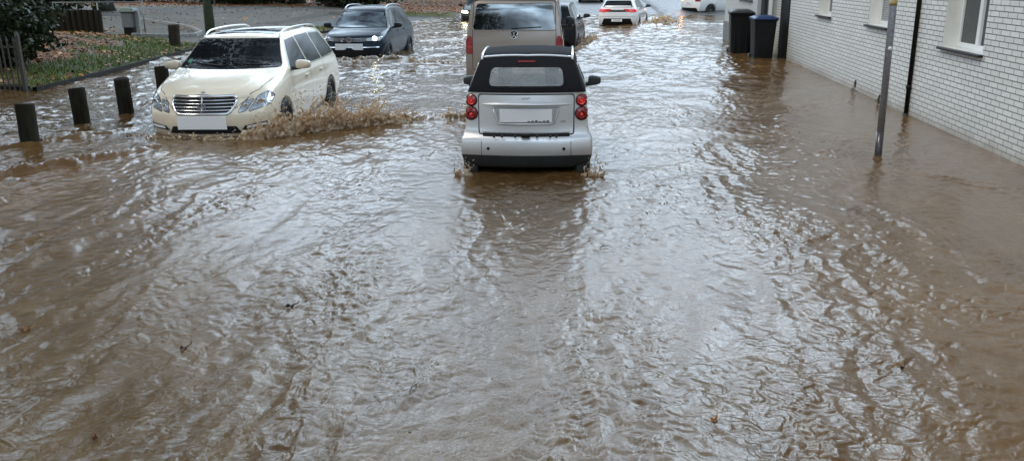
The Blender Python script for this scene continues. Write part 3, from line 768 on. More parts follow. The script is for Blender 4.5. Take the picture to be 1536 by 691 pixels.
tree(-11, 72, 13, 5.5, M['aut_leaf'], 'brown autumn tree beyond the far roadside bank', 16, 9000, .4, .3)
tree(-10.2, 2.6, 13, 5.2, M['dark_leaf'], 'tall dark tree on the flooded left pavement, nearest of all the trees', 17, 9000, .4, .4)

def shrub(x, y, rx, ry, h, label, seed, mat='dark_leaf', n=6000, name='shrub', ls=.07):
    rng = np.random.default_rng(seed); r = empty(name, (x, y, gz(x, y))); tag(r, label, 'shrub', 'dark shrubs in the park')
    bm = bmesh.new()
    for k in range(9):
        a = k * .7; add_tube(bm, [(0, 0, -.1), (rx * .35 * math.cos(a), ry * .35 * math.sin(a), h * .4), (rx * .6 * math.cos(a), ry * .6 * math.sin(a), h * .8)], [.04, .03, .01], 5)
    from_bm('stem', bm, M['bark'], r, True)
    d = rng.normal(0, 1, (n, 3)); d /= np.linalg.norm(d, axis=1)[:, None]; k = 1 + .22 * np.sin(d[:, 0] * 5 + seed) * np.cos(d[:, 1] * 6) + .12 * np.sin(d[:, 2] * 9 + d[:, 0] * 7)
    d *= ((rng.uniform(.2, 1, n) ** .4) * k)[:, None]; P = d * (rx, ry, h * .55) + (0, 0, h * .5); P = P[P[:, 2] > -.05]
    V, F = quads(P, ls, rng); from_np('foliage', V, F, M[mat], r, False)
shrub(-14.0, 19.4, 1.5, 1.1, 1.75, 'dark bush with pale leaf tips behind the iron railing, upper left corner', 1, n=9000)
shrub(-17.6, 23.6, 1.9, 1.4, 1.9, 'dark bush on the leafy bank left of the timber wall', 2, n=8000)
shrub(-14.2, 52.6, 2.6, 1.6, 2.1, 'wide dark evergreen bush on the lawn above the dark blue car', 3, n=9000, ls=.1)
shrub(-27.5, 41, 4, 2, 2.4, 'dark bush behind the tubular railing at the top edge', 4, n=9000, ls=.12)
shrub(-21.5, 54.5, 4.2, 1.6, 2.0, 'low dark hedge beyond the gravel path at the top edge', 5, n=9000, ls=.12)
shrub(-31, 58, 6, 2, 3, 'dark bush in the far upper left corner of the park', 6, n=9000, ls=.14)

def litter():
    rng = np.random.default_rng(5); n = 120000
    x = rng.uniform(-28, -6.5, n); y = rng.uniform(16.95, 70, n); g, l, p = zones(x, y)
    prob = l * .95 + g * .22 + p * .12 + .75 * np.exp(-(bank_d(x, y) - .12) ** 2 / .03) * (y < 37); prob *= np.clip(1.3 - y / 80, .2, 1)
    k = rng.uniform(0, 1, n) < prob * .42; x, y = x[k], y[k]; z = ground_z(x, y) + .02 + rng.uniform(0, .03, len(x))
    V, F = quads(np.stack([x, y, z], -1), .062, rng, True, .7); o = from_np('leaf_litter', V, F, M['litter'], None, False); tag(o, 'fallen brown and orange leaves covering the park bank', 'leaves', kind='stuff')
litter()
def grass():
    rng = np.random.default_rng(6); n = 130000
    x = rng.uniform(-22, -8, n); y = rng.uniform(17, 50, n); g, l, p = zones(x, y)
    k = (rng.uniform(0, 1, n) < (g * 1.0 + l * .12) * np.clip(1.4 - y / 45, .25, 1)) & (bank_d(x, y) > .09); x, y = x[k], y[k]; z = ground_z(x, y); n = len(x)
    a = rng.uniform(0, 6.28, n); w = .012; h = rng.uniform(.04, .10, n); lx = rng.normal(0, .03, n); ly = rng.normal(0, .03, n)
    V = np.stack([np.stack([x - w * np.cos(a), y - w * np.sin(a), z - .01], -1), np.stack([x + w * np.cos(a), y + w * np.sin(a), z - .01], -1), np.stack([x + lx, y + ly, z + h], -1)], 1).reshape(-1, 3)
    o = from_np('grass', V, np.arange(3 * n).reshape(n, 3), leaf_mat('grass_blade', [(0, (.035, .055, .003, 1)), (.6, (.09, .14, .007, 1)), (1, (.18, .21, .02, 1))]), None, False)
    tag(o, 'short green lawn grass on the park bank', 'grass', kind='stuff')
grass()
# ---------------------------------------------------------------- car building kit (car space: +y forward, rear at y=0, z=0 road)
def lattice(st, fr=(0, .42, .78, 1.0), rdy=None, fdy=None, creases=()):
    """st: stations rear to front, each (y, [(half_width, z)...bottom to top], crown, bow)"""
    K = len(st[0][1]) - 1; J = len(st) - 1; I = len(fr) - 1
    rdy = rdy or [0] * (K + 1); fdy = fdy or [0] * (K + 1)
    bm = bmesh.new(); C = {}
    def v(i, j, k):
        if (i, j, k) in C: return C[(i, j, k)]
        y, rows, crown, bow = st[j]; w, z = rows[k]; f = fr[abs(i)] * (1 if i >= 0 else -1)
        yy = y + (rdy[k] if j == 0 else 0) + (fdy[k] if j == J else 0) + bow * f * f
        C[(i, j, k)] = bm.verts.new((w * f, yy, z + (crown * (1 - f * f) if k == K else 0))); return C[(i, j, k)]
    for j in range(J):
        for i in range(-I, I):
            bm.faces.new((v(i, j, K), v(i + 1, j, K), v(i + 1, j + 1, K), v(i, j + 1, K)))
            bm.faces.new((v(i, j, 0), v(i, j + 1, 0), v(i + 1, j + 1, 0), v(i + 1, j, 0)))
        for k in range(K):
            bm.faces.new((v(I, j, k), v(I, j + 1, k), v(I, j + 1, k + 1), v(I, j, k + 1)))
            bm.faces.new((v(-I, j, k), v(-I, j, k + 1), v(-I, j + 1, k + 1), v(-I, j + 1, k)))
    for i in range(-I, I):
        for k in range(K):
            bm.faces.new((v(i, 0, k), v(i + 1, 0, k), v(i + 1, 0, k + 1), v(i, 0, k + 1)))
            bm.faces.new((v(i, J, k), v(i, J, k + 1), v(i + 1, J, k + 1), v(i + 1, J, k)))
    bmesh.ops.recalc_face_normals(bm, faces=bm.faces)
    cl = bm.edges.layers.float.new('crease_edge')
    for (jsel, ksel, val) in creases:       # ridge lines running along the car (k) or round it (j)
        inv = {vv: key for key, vv in C.items()}
        for e in bm.edges:
            a, b = inv[e.verts[0]], inv[e.verts[1]]
            if ksel is not None and a[2] == b[2] == ksel and (jsel is None or (a[1] in jsel and b[1] in jsel)): e[cl] = val
            elif ksel is None and a[1] == b[1] and a[1] in jsel: e[cl] = val
    return bm

def shell(bm, levels=3, arches=(), R=.36, W=.95, depth=.26):
    me = bpy.data.meshes.new('shell'); bm.to_mesh(me); bm.free()
    o = bpy.data.objects.new('shell', me); COL.objects.link(o)
    s = o.modifiers.new('s', 'SUBSURF'); s.levels = levels; s.render_levels = levels
    tmp = []
    for (ya, za) in arches:
        for sd in (-1, 1):
            b2 = bmesh.new(); add_cyl(b2, (sd * (W + .3), ya, za), (sd * (W - depth), ya, za), R, n=40)
            m2 = bpy.data.meshes.new('c'); b2.to_mesh(m2); b2.free(); c = bpy.data.objects.new('c', m2); COL.objects.link(c); tmp.append(c)
            md = o.modifiers.new('b', 'BOOLEAN'); md.operation = 'DIFFERENCE'; md.solver = 'EXACT'; md.object = c
    r = evald(o); bpy.data.objects.remove(o)
    for c in tmp: bpy.data.objects.remove(c)
    for p in r.polygons:
        p.material_index = 1 if any(math.hypot(p.center.y - ya, p.center.z - za) < R * .995 and abs(p.center.x) > W - depth - .01 for ya, za in arches) else 0
    return r

class Car:
    def __init__(s, name, label, me, root_loc, rz, paint_mat, cat='car', group='cars driving through the flood'):
        s.root = empty(name, root_loc, rz); tag(s.root, label, cat, group)
        s.me = me; s.paint = paint_mat
        bm = bmesh.new(); bm.from_mesh(me); bmesh.ops.triangulate(bm, faces=bm.faces); s.bvh = BVHTree.FromBMesh(bm); bm.free()
    def split(s, rules):
        """rules: list of (name, material, plane_co, plane_no): everything on the +normal side becomes that part; the rest is body"""
        bm = bmesh.new(); bm.from_mesh(s.me); out = []
        for name, mat, co, no, *cond in rules:
            cf = cond[0] if cond else (lambda c: True)
            fs = [f for f in bm.faces if cf(f.calc_center_median())]; es = {e for f in fs for e in f.edges}; vs = {v for f in fs for v in f.verts}
            bmesh.ops.bisect_plane(bm, geom=list(vs) + list(es) + fs, plane_co=co, plane_no=no, dist=1e-4)
            no = Vector(no); co = Vector(co)
            sel = [f for f in bm.faces if cf(f.calc_center_median()) and (f.calc_center_median() - co).dot(no) > 1e-5]
            b2 = bm.copy(); keep = {f.index for f in sel}
            bm.faces.index_update(); keep = {f.index for f in sel}; b2 = bm.copy(); b2.faces.ensure_lookup_table()
            bmesh.ops.delete(b2, geom=[f for f in b2.faces if f.index not in keep], context='FACES')
            bmesh.ops.delete(bm, geom=sel, context='FACES')
            me = bpy.data.meshes.new(name); b2.to_mesh(me); b2.free(); out.append(link(name, me, [mat, M['gap']], s.root))
        me = bpy.data.meshes.new('body'); bm.to_mesh(me); bm.free(); s.body = link('body', me, [s.paint, M['gap']], s.root)
        return out
    def hit(s, u, v, ax):
        if ax in ('rear', 'front'):
            o = Vector((u, -3 if ax == 'rear' else 9, v)); d = Vector((0, 1 if ax == 'rear' else -1, 0))
        elif ax == 'top': o = Vector((u, v, 5)); d = Vector((0, 0, -1))
        else: o = Vector((3 if ax == 'right' else -3, u, v)); d = Vector((-1 if ax == 'right' else 1, 0, 0))
        loc, n, _, _ = s.bvh.ray_cast(o, d)
        if loc is None:
            loc, n, _, _ = s.bvh.find_nearest(o + d * 3.2)
        return loc, n, d
    def patch(s, name, pts, ax, mat, off=.004, skirt=.02, res=.06, parent=None, rnd=0.0, smooth=True, bulge=0.0):
        pts = roundpoly(pts, rnd) if rnd else pts
        bm = bmesh.new(); f = bm.faces.new([bm.verts.new((p[0], p[1], 0)) for p in pts])
        us = [p[0] for p in pts]; vs = [p[1] for p in pts]
        for a, lo, hi in ((0, min(us), max(us)), (1, min(vs), max(vs))):
            n = max(1, int((hi - lo) / res))
            for i in range(1, n):
                co = [0, 0, 0]; co[a] = lo + (hi - lo) * i / n; no = [0, 0, 0]; no[a] = 1
                bmesh.ops.bisect_plane(bm, geom=bm.verts[:] + bm.edges[:] + bm.faces[:], plane_co=co, plane_no=no, dist=1e-5)
        bmesh.ops.triangulate(bm, faces=[f for f in bm.faces if len(f.verts) > 4])
        cu, cv = (min(us) + max(us)) / 2, (min(vs) + max(vs)) / 2; hu, hv = (max(us) - min(us)) / 2, (max(vs) - min(vs)) / 2
        nrm = {}
        for v in bm.verts:
            uu, vv = v.co.x, v.co.y
            loc, n, d = s.hit(uu, vv, ax)
            b = bulge * max(0, 1 - ((uu - cu) / hu) ** 2) * max(0, 1 - ((vv - cv) / hv) ** 2) if bulge else 0
            v.co = loc - d * .0 + n * off - d * b; nrm[v] = d
        if skirt:
            be = [e for e in bm.edges if len(e.link_faces) == 1]; mp = {}
            for e in be:
                for v in e.verts:
                    if v not in mp: mp[v] = bm.verts.new(v.co + nrm[v] * skirt)
            for e in be: bm.faces.new((e.verts[0], e.verts[1], mp[e.verts[1]], mp[e.verts[0]]))
        o = from_bm(name, bm, mat, parent or s.root, smooth)
        if smooth:
            m = o.modifiers.new('e', 'EDGE_SPLIT'); m.split_angle = rad(40)
        return o
    def mirror_patch(s, name, pts, ax, mat, **kw):
        s.patch(name, pts, ax, mat, **kw)
        if ax in ('rear', 'front', 'top'): s.patch(name, [(-p[0], p[1]) for p in pts], ax, mat, **kw)
        else: s.patch(name, pts, 'left' if ax == 'right' else 'right', mat, **kw)
    def line(s, name, pts, ax, w=.008, mat=None, off=.002, closed=False, parent=None, skirt=0):
        """thin strip following the body: panel gaps, trims"""
        P = []
        pp = pts + [pts[0]] if closed else pts
        for a, b in zip(pp, pp[1:]):
            n = max(1, int(math.hypot(b[0] - a[0], b[1] - a[1]) / .05))
            P += [(a[0] + (b[0] - a[0]) * i / n, a[1] + (b[1] - a[1]) * i / n) for i in range(n)]
        P.append(pp[-1]); bm = bmesh.new(); prev = None
        for i, p in enumerate(P):
            q0, q1 = P[max(0, i - 1)], P[min(len(P) - 1, i + 1)]; dx, dy = q1[0] - q0[0], q1[1] - q0[1]; l = math.hypot(dx, dy) or 1
            nx, ny = -dy / l * w / 2, dx / l * w / 2; row = []
            for sg in (-1, 1):
                loc, n, d = s.hit(p[0] + sg * nx, p[1] + sg * ny, ax); row.append(bm.verts.new(loc + n * off))
            if prev: bm.faces.new((prev[0], prev[1], row[1], row[0]))
            prev = row
        if skirt:
            g = bmesh.ops.extrude_face_region(bm, geom=bm.faces[:])
            for v in [q for q in g['geom'] if isinstance(q, bmesh.types.BMVert)]: v.co -= s.hit(0, 1, ax)[2] * skirt
        return from_bm(name, bm, mat or M['gap'], parent or s.root, True)
    def wheels(s, ys, R=.33, track=.8, wid=.2, zc=None, spokes=5, rim=None):
        zc = R if zc is None else zc
        first = None
        for y in ys:
            for sd in (-1, 1):
                w = empty('wheel', (sd * track, y, zc)); w.parent = s.root
                if sd < 0: w.rotation_euler = (0, 0, math.pi)
                if first is None:
                    bm = bmesh.new(); add_lathe(bm, [(R * .66, -wid / 2), (R * .93, -wid / 2), (R, -wid * .35), (R, wid * .35), (R * .93, wid / 2), (R * .68, wid * .47), (R * .66, wid * .3)], 40, 'x', caps=False)
                    t = from_bm('tyre', bm, M['rubber'], w, True)
                    bm = bmesh.new(); add_lathe(bm, [(R * .67, wid * .3), (R * .6, -wid * .2), (0.001, -wid * .2)], 30, 'x'); dr = from_bm('dark_wheel_dish', bm, M['gap'], w, True)  # backing dish coloured black for the shaded inside behind the spokes
                    bm = bmesh.new(); add_lathe(bm, [(R * .69, wid * .44), (R * .655, wid * .46), (R * .63, wid * .2)], 40, 'x', caps=False)
                    for k in range(spokes):
                        a = 2 * math.pi * k / spokes; m = Matrix.Rotation(a, 4, 'X')
                        add_box(bm, wid * .26, wid * .40, -R * .032, R * .032, R * .1, R * .64, m)
                    add_lathe(bm, [(R * .17, wid * .2), (R * .17, wid * .42), (.001, wid * .44)], 16, 'x')
                    r = from_bm('rim', bm, M['wheelrim'], w, False); first = (t, r, dr)
                else:
                    for p in first:
                        c = p.copy(); COL.objects.link(c); c.parent = w
    def mirrors(s, y, z, x, mat, size=(.20, .10, .13), backglass=True):
        for sd in (-1, 1):
            bm = bmesh.new(); w, d, h = size
            bmesh.ops.create_cube(bm, size=1)
            bmesh.ops.subdivide_edges(bm, edges=bm.edges[:], cuts=1, use_grid_fill=True)
            for v in bm.verts:
                t = (v.co.x * sd + .5); k = .75 + .25 * (1 - t)
                v.co = Vector((v.co.x * w, v.co.y * d * (1 if v.co.y < 0 else 1.2 * (1 - 1.2 * abs(v.co.z) * .6)), v.co.z * h * k))
            o = from_bm('mirror', bm, mat, s.root, True); o.location = (sd * (x + w / 2), y, z)
            m = o.modifiers.new('s', 'SUBSURF'); m.levels = m.render_levels = 2
            bm = bmesh.new(); add_tube(bm, [(-sd * (w / 2 + .07), .02, -h * .42), (-sd * w * .2, .01, -h * .3)], [.026, .03], 8); from_bm('mirror_arm', bm, M['plastic'], o, True)
            if backglass:
                bm = bmesh.new(); q = [bm.verts.new((sxx * w * .36, -d * .44, szz * h * .32)) for sxx, szz in ((-1, -1), (1, -1), (1, 1), (-1, 1))]; bm.faces.new(q)
                bmesh.ops.solidify(bm, geom=bm.faces[:], thickness=.006)
                from_bm('mirror_glass', bm, M['chrome'], o)
    def text(s, name, txt, pos, size, ax, mat, parent=None, ext=.002, sx=1.0):
        cu = bpy.data.curves.new('t', 'FONT'); cu.body = txt; cu.size = size; cu.extrude = ext; cu.align_x = 'CENTER'; cu.align_y = 'CENTER'; cu.resolution_u = 3
        o = bpy.data.objects.new('t', cu); COL.objects.link(o); me = evald(o); bpy.data.objects.remove(o)
        t = link(name, me, mat, parent or s.root, False); t.location = pos
        t.rotation_euler = (rad(90), 0, 0) if ax == 'rear' else (rad(90), 0, rad(180)); t.scale = (sx, 1, 1)
        return t
    def place(s, o, u, v, ax, off=.004):
        loc, n, d = s.hit(u, v, ax); o.location = loc - d * off; return o

def roundpoly(pts, r, n=4):
    out = []; L = len(pts)
    for i in range(L):
        p0, p1, p2 = Vector(pts[i - 1]).to_2d(), Vector(pts[i]).to_2d(), Vector(pts[(i + 1) % L]).to_2d()
        a = (p0 - p1); b = (p2 - p1); ra = min(r, a.length * .45); rb = min(r, b.length * .45)
        A = p1 + a.normalized() * ra; B = p1 + b.normalized() * rb
        for k in range(n + 1):
            t = k / n; q = A * (1 - t) ** 2 + p1 * 2 * t * (1 - t) + B * t * t; out.append((q.x, q.y))
    return out
def ell(cx, cy, rx, ry, n=24): return [(cx + rx * math.cos(2 * math.pi * i / n), cy + ry * math.sin(2 * math.pi * i / n)) for i in range(n)]
def rect(x0, x1, z0, z1): return [(x0, z0), (x1, z0), (x1, z1), (x0, z1)]

def plate(car, u, v, ax, w=.52, h=.115, txt=None, off=.012, lean=0, mat=None):
    loc, n, d = car.hit(u, v, ax); bm = bmesh.new(); add_box(bm, -w / 2, w / 2, -.006, .006, -h / 2, h / 2)
    o = from_bm('number_plate', bm, mat or M['plate'], car.root, bevel=.004); o.location = loc - d * off
    if ax == 'front': o.rotation_euler = (rad(lean), 0, math.pi)
    else: o.rotation_euler = (rad(-lean), 0, 0)
    if txt:
        t = car.text('plate_characters', txt, (0, -.008, -.0), h * .82, 'rear', M['ink'], parent=o, sx=.85)
    return o

def vw_badge(car, u, v, ax, R, mat, off=.006, back=None):
    """ring with a V over a W"""
    loc, n, d = car.hit(u, v, ax); root = bmesh.new()
    seg = 36; r = R * .84
    outer = [(R * math.cos(2 * math.pi * i / seg), R * math.sin(2 * math.pi * i / seg)) for i in range(seg)]; inner = [(r * math.cos(2 * math.pi * i / seg), r * math.sin(2 * math.pi * i / seg)) for i in range(seg)]
    def prism(poly, y0=0, y1=-.008):
        a = [root.verts.new((p[0], y0, p[1])) for p in poly]; b = [root.verts.new((p[0], y1, p[1])) for p in poly]; m = len(poly)
        root.faces.new(a); root.faces.new(b[::-1])
        for i in range(m): root.faces.new((a[i], a[(i + 1) % m], b[(i + 1) % m], b[i]))
    for i in range(seg): j = (i + 1) % seg; prism([outer[i], outer[j], inner[j], inner[i]])
    def stroke(a, b, w): 
        dx, dz = b[0] - a[0], b[1] - a[1]; l = math.hypot(dx, dz); nx, nz = -dz / l * w / 2, dx / l * w / 2
        prism([(a[0] - nx, a[1] - nz), (b[0] - nx, b[1] - nz), (b[0] + nx, b[1] + nz), (a[0] + nx, a[1] + nz)], -.001, -.009)
    k = R; w = R * .15
    for sg in (-1, 1):
        stroke((sg * .36 * k, .80 * k), (0, .06 * k), w)
        stroke((sg * .80 * k, .36 * k), (sg * .34 * k, -.72 * k), w)
        stroke((sg * .34 * k, -.72 * k), (0, -.02 * k), w)
    o = from_bm('badge', root, mat, car.root); o.location = loc - d * off
    if ax == 'front': o.rotation_euler = (0, 0, math.pi)
    if back:
        bm = bmesh.new(); add_lathe(bm, [(R * .98, 0), (R * .98, -.003), (.001, -.003)], 30, 'y'); q = from_bm('badge_disc', bm, back, o, False)
    return o

# ================================================================ small two seater (rear view)
def small_car():
    R = [(.71, .315), (.765, .43), (.775, .56), (.765, .665), (.712, .74), (.705, .95), (.690, 1.17)]
    def st(y, top, crown, bow, s=1.0, zs=0.0):
        rows = [(w * s, z) for w, z in R]; return (y, rows + [top], crown, bow)
    S = [st(.05, (.640, 1.20), .015, .10, .985), st(.16, (.620, 1.30), .02, .07, 1.0), st(.40, (.545, 1.545), .03, .03, 1.0), st(.52, (.520, 1.595), .025, .02, 1.0),
         st(.95, (.525, 1.62), .03, 0), st(1.45, (.535, 1.60), .03, 0), st(1.75, (.58, 1.40), .03, -.04), st(2.12, (.66, 1.13), .04, -.10, .99)]
    H = [(.70, .24), (.75, .38), (.77, .5), (.76, .6), (.74, .7), (.70, .82), (.68, .90), (.60, .95)]
    S += [(2.42, H, .04, -.16), (2.62, [(w * .9, z * .93) for w, z in H], .03, -.2), (2.69, [(w * .8, z * .85) for w, z in H], .02, -.2)]
    rdy = [.06, .0, -.03, -.01, .055, .05, .06, .04]
    me = shell(lattice(S, (0, .45, .82, .97, 1.0), rdy, None, ((None, 3, .35), (None, 6, .5))), 3, ((.46, .27), (2.28, .30)), .31, .78, .22)
    silver = paint('silver_paint', (.72, .72, .72, 1), .55, .30, 1, .35, .35)
    c = Car('small_two_seater', 'small silver two-seater with a black soft top and round red tail lamps', me, (-.72, 9.72, -.235), rad(1.4), silver)
    cloth = simple('soft_top_cloth', (.012, .012, .014, 1), .9, 0, 300, .4, .25, .2)
    lower = simple('grey_plastic', (.03, .034, .036, 1), .45, 0, 30, .2, .05)
    # glass openings cut into the soft top
    top, low = c.split([('soft_top', cloth, (0, 0, 1.185), (0, 0, 1), lambda q: q.y < 2.3), ('lower_bumper', lower, (0, 0, .475), (0, 0, -1))])
    win = roundpoly([(-.44, 1.245), (.44, 1.245), (.415, 1.46), (-.415, 1.46)], .07, 5)
    bm = bmesh.new(); bm.from_mesh(top.data)
    def inside(x, z, poly, sc=1.0):
        cx, cz = 0, 1.35; x = cx + (x - cx) / sc; z = cz + (z - cz) / sc; r = False; n = len(poly)
        for i in range(n):
            a, b = poly[i], poly[(i + 1) % n]
            if (a[1] > z) != (b[1] > z) and x < (b[0] - a[0]) * (z - a[1]) / (b[1] - a[1]) + a[0]: r = not r
        return r
    big = bmesh.ops.subdivide_edges(bm, edges=[e for e in bm.edges if e.verts[0].co.y < .7 and e.verts[0].co.z < 1.5], cuts=2, use_grid_fill=True)
    dele = [f for f in bm.faces if f.calc_center_median().y < .7 and inside(f.calc_center_median().x, f.calc_center_median().z, win, .97)]
    dele += [f for f in bm.faces if 1.5 < f.calc_center_median().y < 2.12 and abs(f.calc_center_median().x) < .52 and f.normal.y > .3 and f.normal.z > .2]
    dele += [f for f in bm.faces if .75 < f.calc_center_median().y < 1.7 and 1.19 < f.calc_center_median().z < 1.45 and abs(f.normal.x) > .6]
    bmesh.ops.delete(bm, geom=list(set(dele)), context='FACES'); bm.to_mesh(top.data); bm.free()
    t = NT('clear_plastic_window'); n = t.noise(6, 4)
    t.P(Base_Color=t.ramp(n, [(.3, (.42, .45, .46, 1)), (.7, (.60, .63, .64, 1))]), Roughness=.10, Alpha=.42, Coat_Weight=1.0)
    fr = c.line('window_surround', [(p[0], p[1]) for p in win], 'rear', .022, cloth, .006, True)
    c.patch('rear_window', win, 'rear', t.m, off=.004, skirt=0, res=.05)
    # seats seen through the rear window
    seat = simple('seat_fabric', (.05, .05, .055, 1), .9, 0, 80, .3, .2)
    for sd in (-1, 1):
        bm = bmesh.new(); add_box(bm, sd * .33 - .19, sd * .33 + .19, .78, .92, .45, 1.18); b = from_bm('seat', bm, seat, c.root, bevel=.05)
        bm = bmesh.new(); add_box(bm, sd * .28 - .085, sd * .28 + .085, .76, .86, 1.20, 1.42); from_bm('headrest', bm, seat, b, bevel=.04)
        b.modifiers[0].segments = 4
    bm = bmesh.new(); add_box(bm, -.1, .1, 1.9, 1.92, 1.33, 1.37); from_bm('rear_view_mirror', bm, M['black'], c.root, bevel=.01)
    stk = simple('green_tag', (.02, .20, .07, 1), .6); bm = bmesh.new(); add_box(bm, .02, .11, .60, .604, 1.27, 1.315); from_bm('sticker', bm, stk, c.root)
    # silver roof bar round the soft top
    bm = bmesh.new(); pts = []
    for i in range(25):
        x = -.525 + 1.05 * i / 24
        loc, n, d = c.hit(x * .97, .425 + .03 * abs(x) / .52, 'top'); pts.append((loc.x * 1.0, loc.y, loc.z + .004))
    add_tube(bm, pts, .013, 8)
    o = from_bm('roof_bar', bm, silver, c.root, True)
    for sd in (-1, 1):
        bm = bmesh.new(); pts = []
        for i in range(22):
            y = .42 + i * .057; loc, n, d = c.hit(sd * .515, y, 'top'); pts.append(loc + Vector((sd * .008, 0, .006)))
        add_tube(bm, pts, .014, 8); from_bm('roof_rail', bm, silver, c.root, True)
        # pillar strips
        bm = bmesh.new(); pts = []
        for i in range(8):
            z = 1.20 + i * .04; loc, n, d = c.hit(.55 - .0 * i, z, 'right' if sd > 0 else 'left'); pts.append(loc + n * .004)
        add_tube(bm, pts, .010, 6); from_bm('window_trim', bm, silver, c.root, True)
    c.patch('brake_light', roundpoly(rect(-.10, .10, 1.502, 1.518), .01), 'rear', M['red'], off=.008, skirt=.02, res=.05)
    # tailgate skin, proud of the shell, with handle, recess and plate
    tg = roundpoly([(-.545, .715), (.545, .715), (.545, 1.165), (-.545, 1.165)], .03)
    c.line('tailgate_gap', tg, 'rear', .014, M['gap'], .002, True)
    gate = c.patch('tailgate', roundpoly([(-.535, .735), (.535, .735), (.537, 1.160), (-.537, 1.160)], .045), 'rear', silver, off=.020, skirt=.02, res=.05, bulge=.018)
    c.patch('tailgate_slot', roundpoly(rect(-.50, .50, .690, .728), .012), 'rear', M['gap'], off=.004, skirt=0, res=.05)
    for x in (-.36, -.27, -.12, .13, .28, .35): box('slot_clip', x - .012, x + .012, -.01, .02, .694, .722, M['plastic'], c.root)
    bm = bmesh.new(); add_box(bm, -.05, .05, -.02, .03, .69, .735); from_bm('latch', bm, M['black'], c.root, bevel=.01)
    # plate recess: dished tray drawn as a lip, then the tray, then the plate
    g = BVHTree.FromPolygons([v.co[:] for v in gate.data.vertices], [p.vertices[:] for p in gate.data.polygons]); old = c.bvh; c.bvh = g
    rc = [(-.385, 1.035), (.385, 1.035), (.315, .835), (-.315, .835)]
    shadow = simple('recess_shade', (.50, .50, .50, 1), .35, .6, 10, .05, 0, .5, .6)  # darker copy of the silver: shade inside the recess put into the colour
    c.line('recess_lip', roundpoly(rc, .03), 'rear', .022, silver, .010, True, skirt=-.008)
    c.patch('plate_recess', roundpoly(rc, .03), 'rear', shadow, off=.003, skirt=0)
    plate(c, 0.0, .935, 'rear', .60, .150, None, .014, -2)
    # faint lower row of characters left below the blanked area
    bm = bmesh.new()
    for i in range(6): add_box(bm, .02 + i * .043, .05 + i * .043, -.008, -.004, -.070, -.060 + .004 * (i % 3))
    pl = [o for o in c.root.children if o.name.startswith('number_plate')][-1]; from_bm('plate_characters', bm, M['ink'], pl)
    # crescent handle
    bm = bmesh.new(); rows = []
    for i in range(31):
        u = i / 15 - 1; x = u * .50; hgt = .034 * (1 - abs(u) ** 2.2) + .004; loc, n, d = c.hit(x, 1.068, 'rear'); y = loc.y
        pr = .05 * (1 - u * u) ** .7 + .006
        rows.append([bm.verts.new((x, y + .01, 1.058 + hgt)), bm.verts.new((x, y - pr * .8, 1.056 + hgt * .55)), bm.verts.new((x, y - pr, 1.05)), bm.verts.new((x, y + .01, 1.042))])
    for a, b in zip(rows, rows[1:]):
        for k in range(3): bm.faces.new((a[k], a[k + 1], b[k + 1], b[k]))
    from_bm('tailgate_handle', bm, silver, c.root, True)
    bd = simple('badge_grey', (.25, .26, .27, 1), .3, .6)
    loc, n, d = c.hit(0, 1.128, 'rear'); c.text('badge', 'smart', (loc.x, loc.y - .004, loc.z), .042, 'rear', bd)
    loc, n, d = c.hit(.42, .865, 'rear'); c.text('badge', 'mhd', (loc.x, loc.y - .004, loc.z), .034, 'rear', bd)
    c.bvh = old
    # bumper seams and sensors
    for sd in (-1, 1):
        c.line('bumper_seam', [(sd * .515, .69), (sd * .515, .475)], 'rear', .006, M['gap'], .0015)
        c.patch('parking_sensor', ell(sd * .435, .555, .018, .018, 14), 'rear', M['black'], off=.003, skirt=.004, res=.03)
        q = roundpoly([(sd * .548, .70), (sd * .556, .70), (sd * .556, 1.16), (sd * .548, 1.16)], .001)
        # tail lamps: two domed round lenses per side with dark bezels
        for (z, rr, lit) in ((1.095, .064, True), (.945, .073, False)):
            x = sd * (.632 if lit else .636)
            c.patch('lamp_bezel', ell(x, z, rr * 1.12, rr * 1.12, 26), 'rear', M['gap'], off=.004, skirt=.01, res=.05)
            lamp = c.patch('tail_lamp', ell(x, z, rr, rr, 26), 'rear', M['red'], off=.010, skirt=.02, res=.02, bulge=.028)
            loc, n, d = c.hit(x, z - rr * .1, 'rear')
            bm = bmesh.new(); add_lathe(bm, [(rr * .62, 0), (rr * .60, -.006), (rr * .5, -.006), (rr * .48, 0)], 22, 'y')
            o = from_bm('lamp_ring', bm, M['red_lit'] if lit else M['red'], c.root, True); o.location = loc + Vector((0, -.036, 0))
            bm = bmesh.new(); add_lathe(bm, [(rr * .3, 0), (rr * .2, -.004), (.001, -.005)], 18, 'y')
            o = from_bm('lamp_reflector', bm, M['red_lit'], c.root, True); o.location = loc + Vector((0, -.037, 0))
    c.wheels((.46, 2.28), .28, .655, .17)
    c.mirrors(1.72, 1.14, .735, M['plastic'], (.165, .11, .14))
    bm = bmesh.new(); add_box(bm, -.6, .6, .25, 2.3, .30, .36); from_bm('underbody', bm, M['black'], c.root)
small_car()

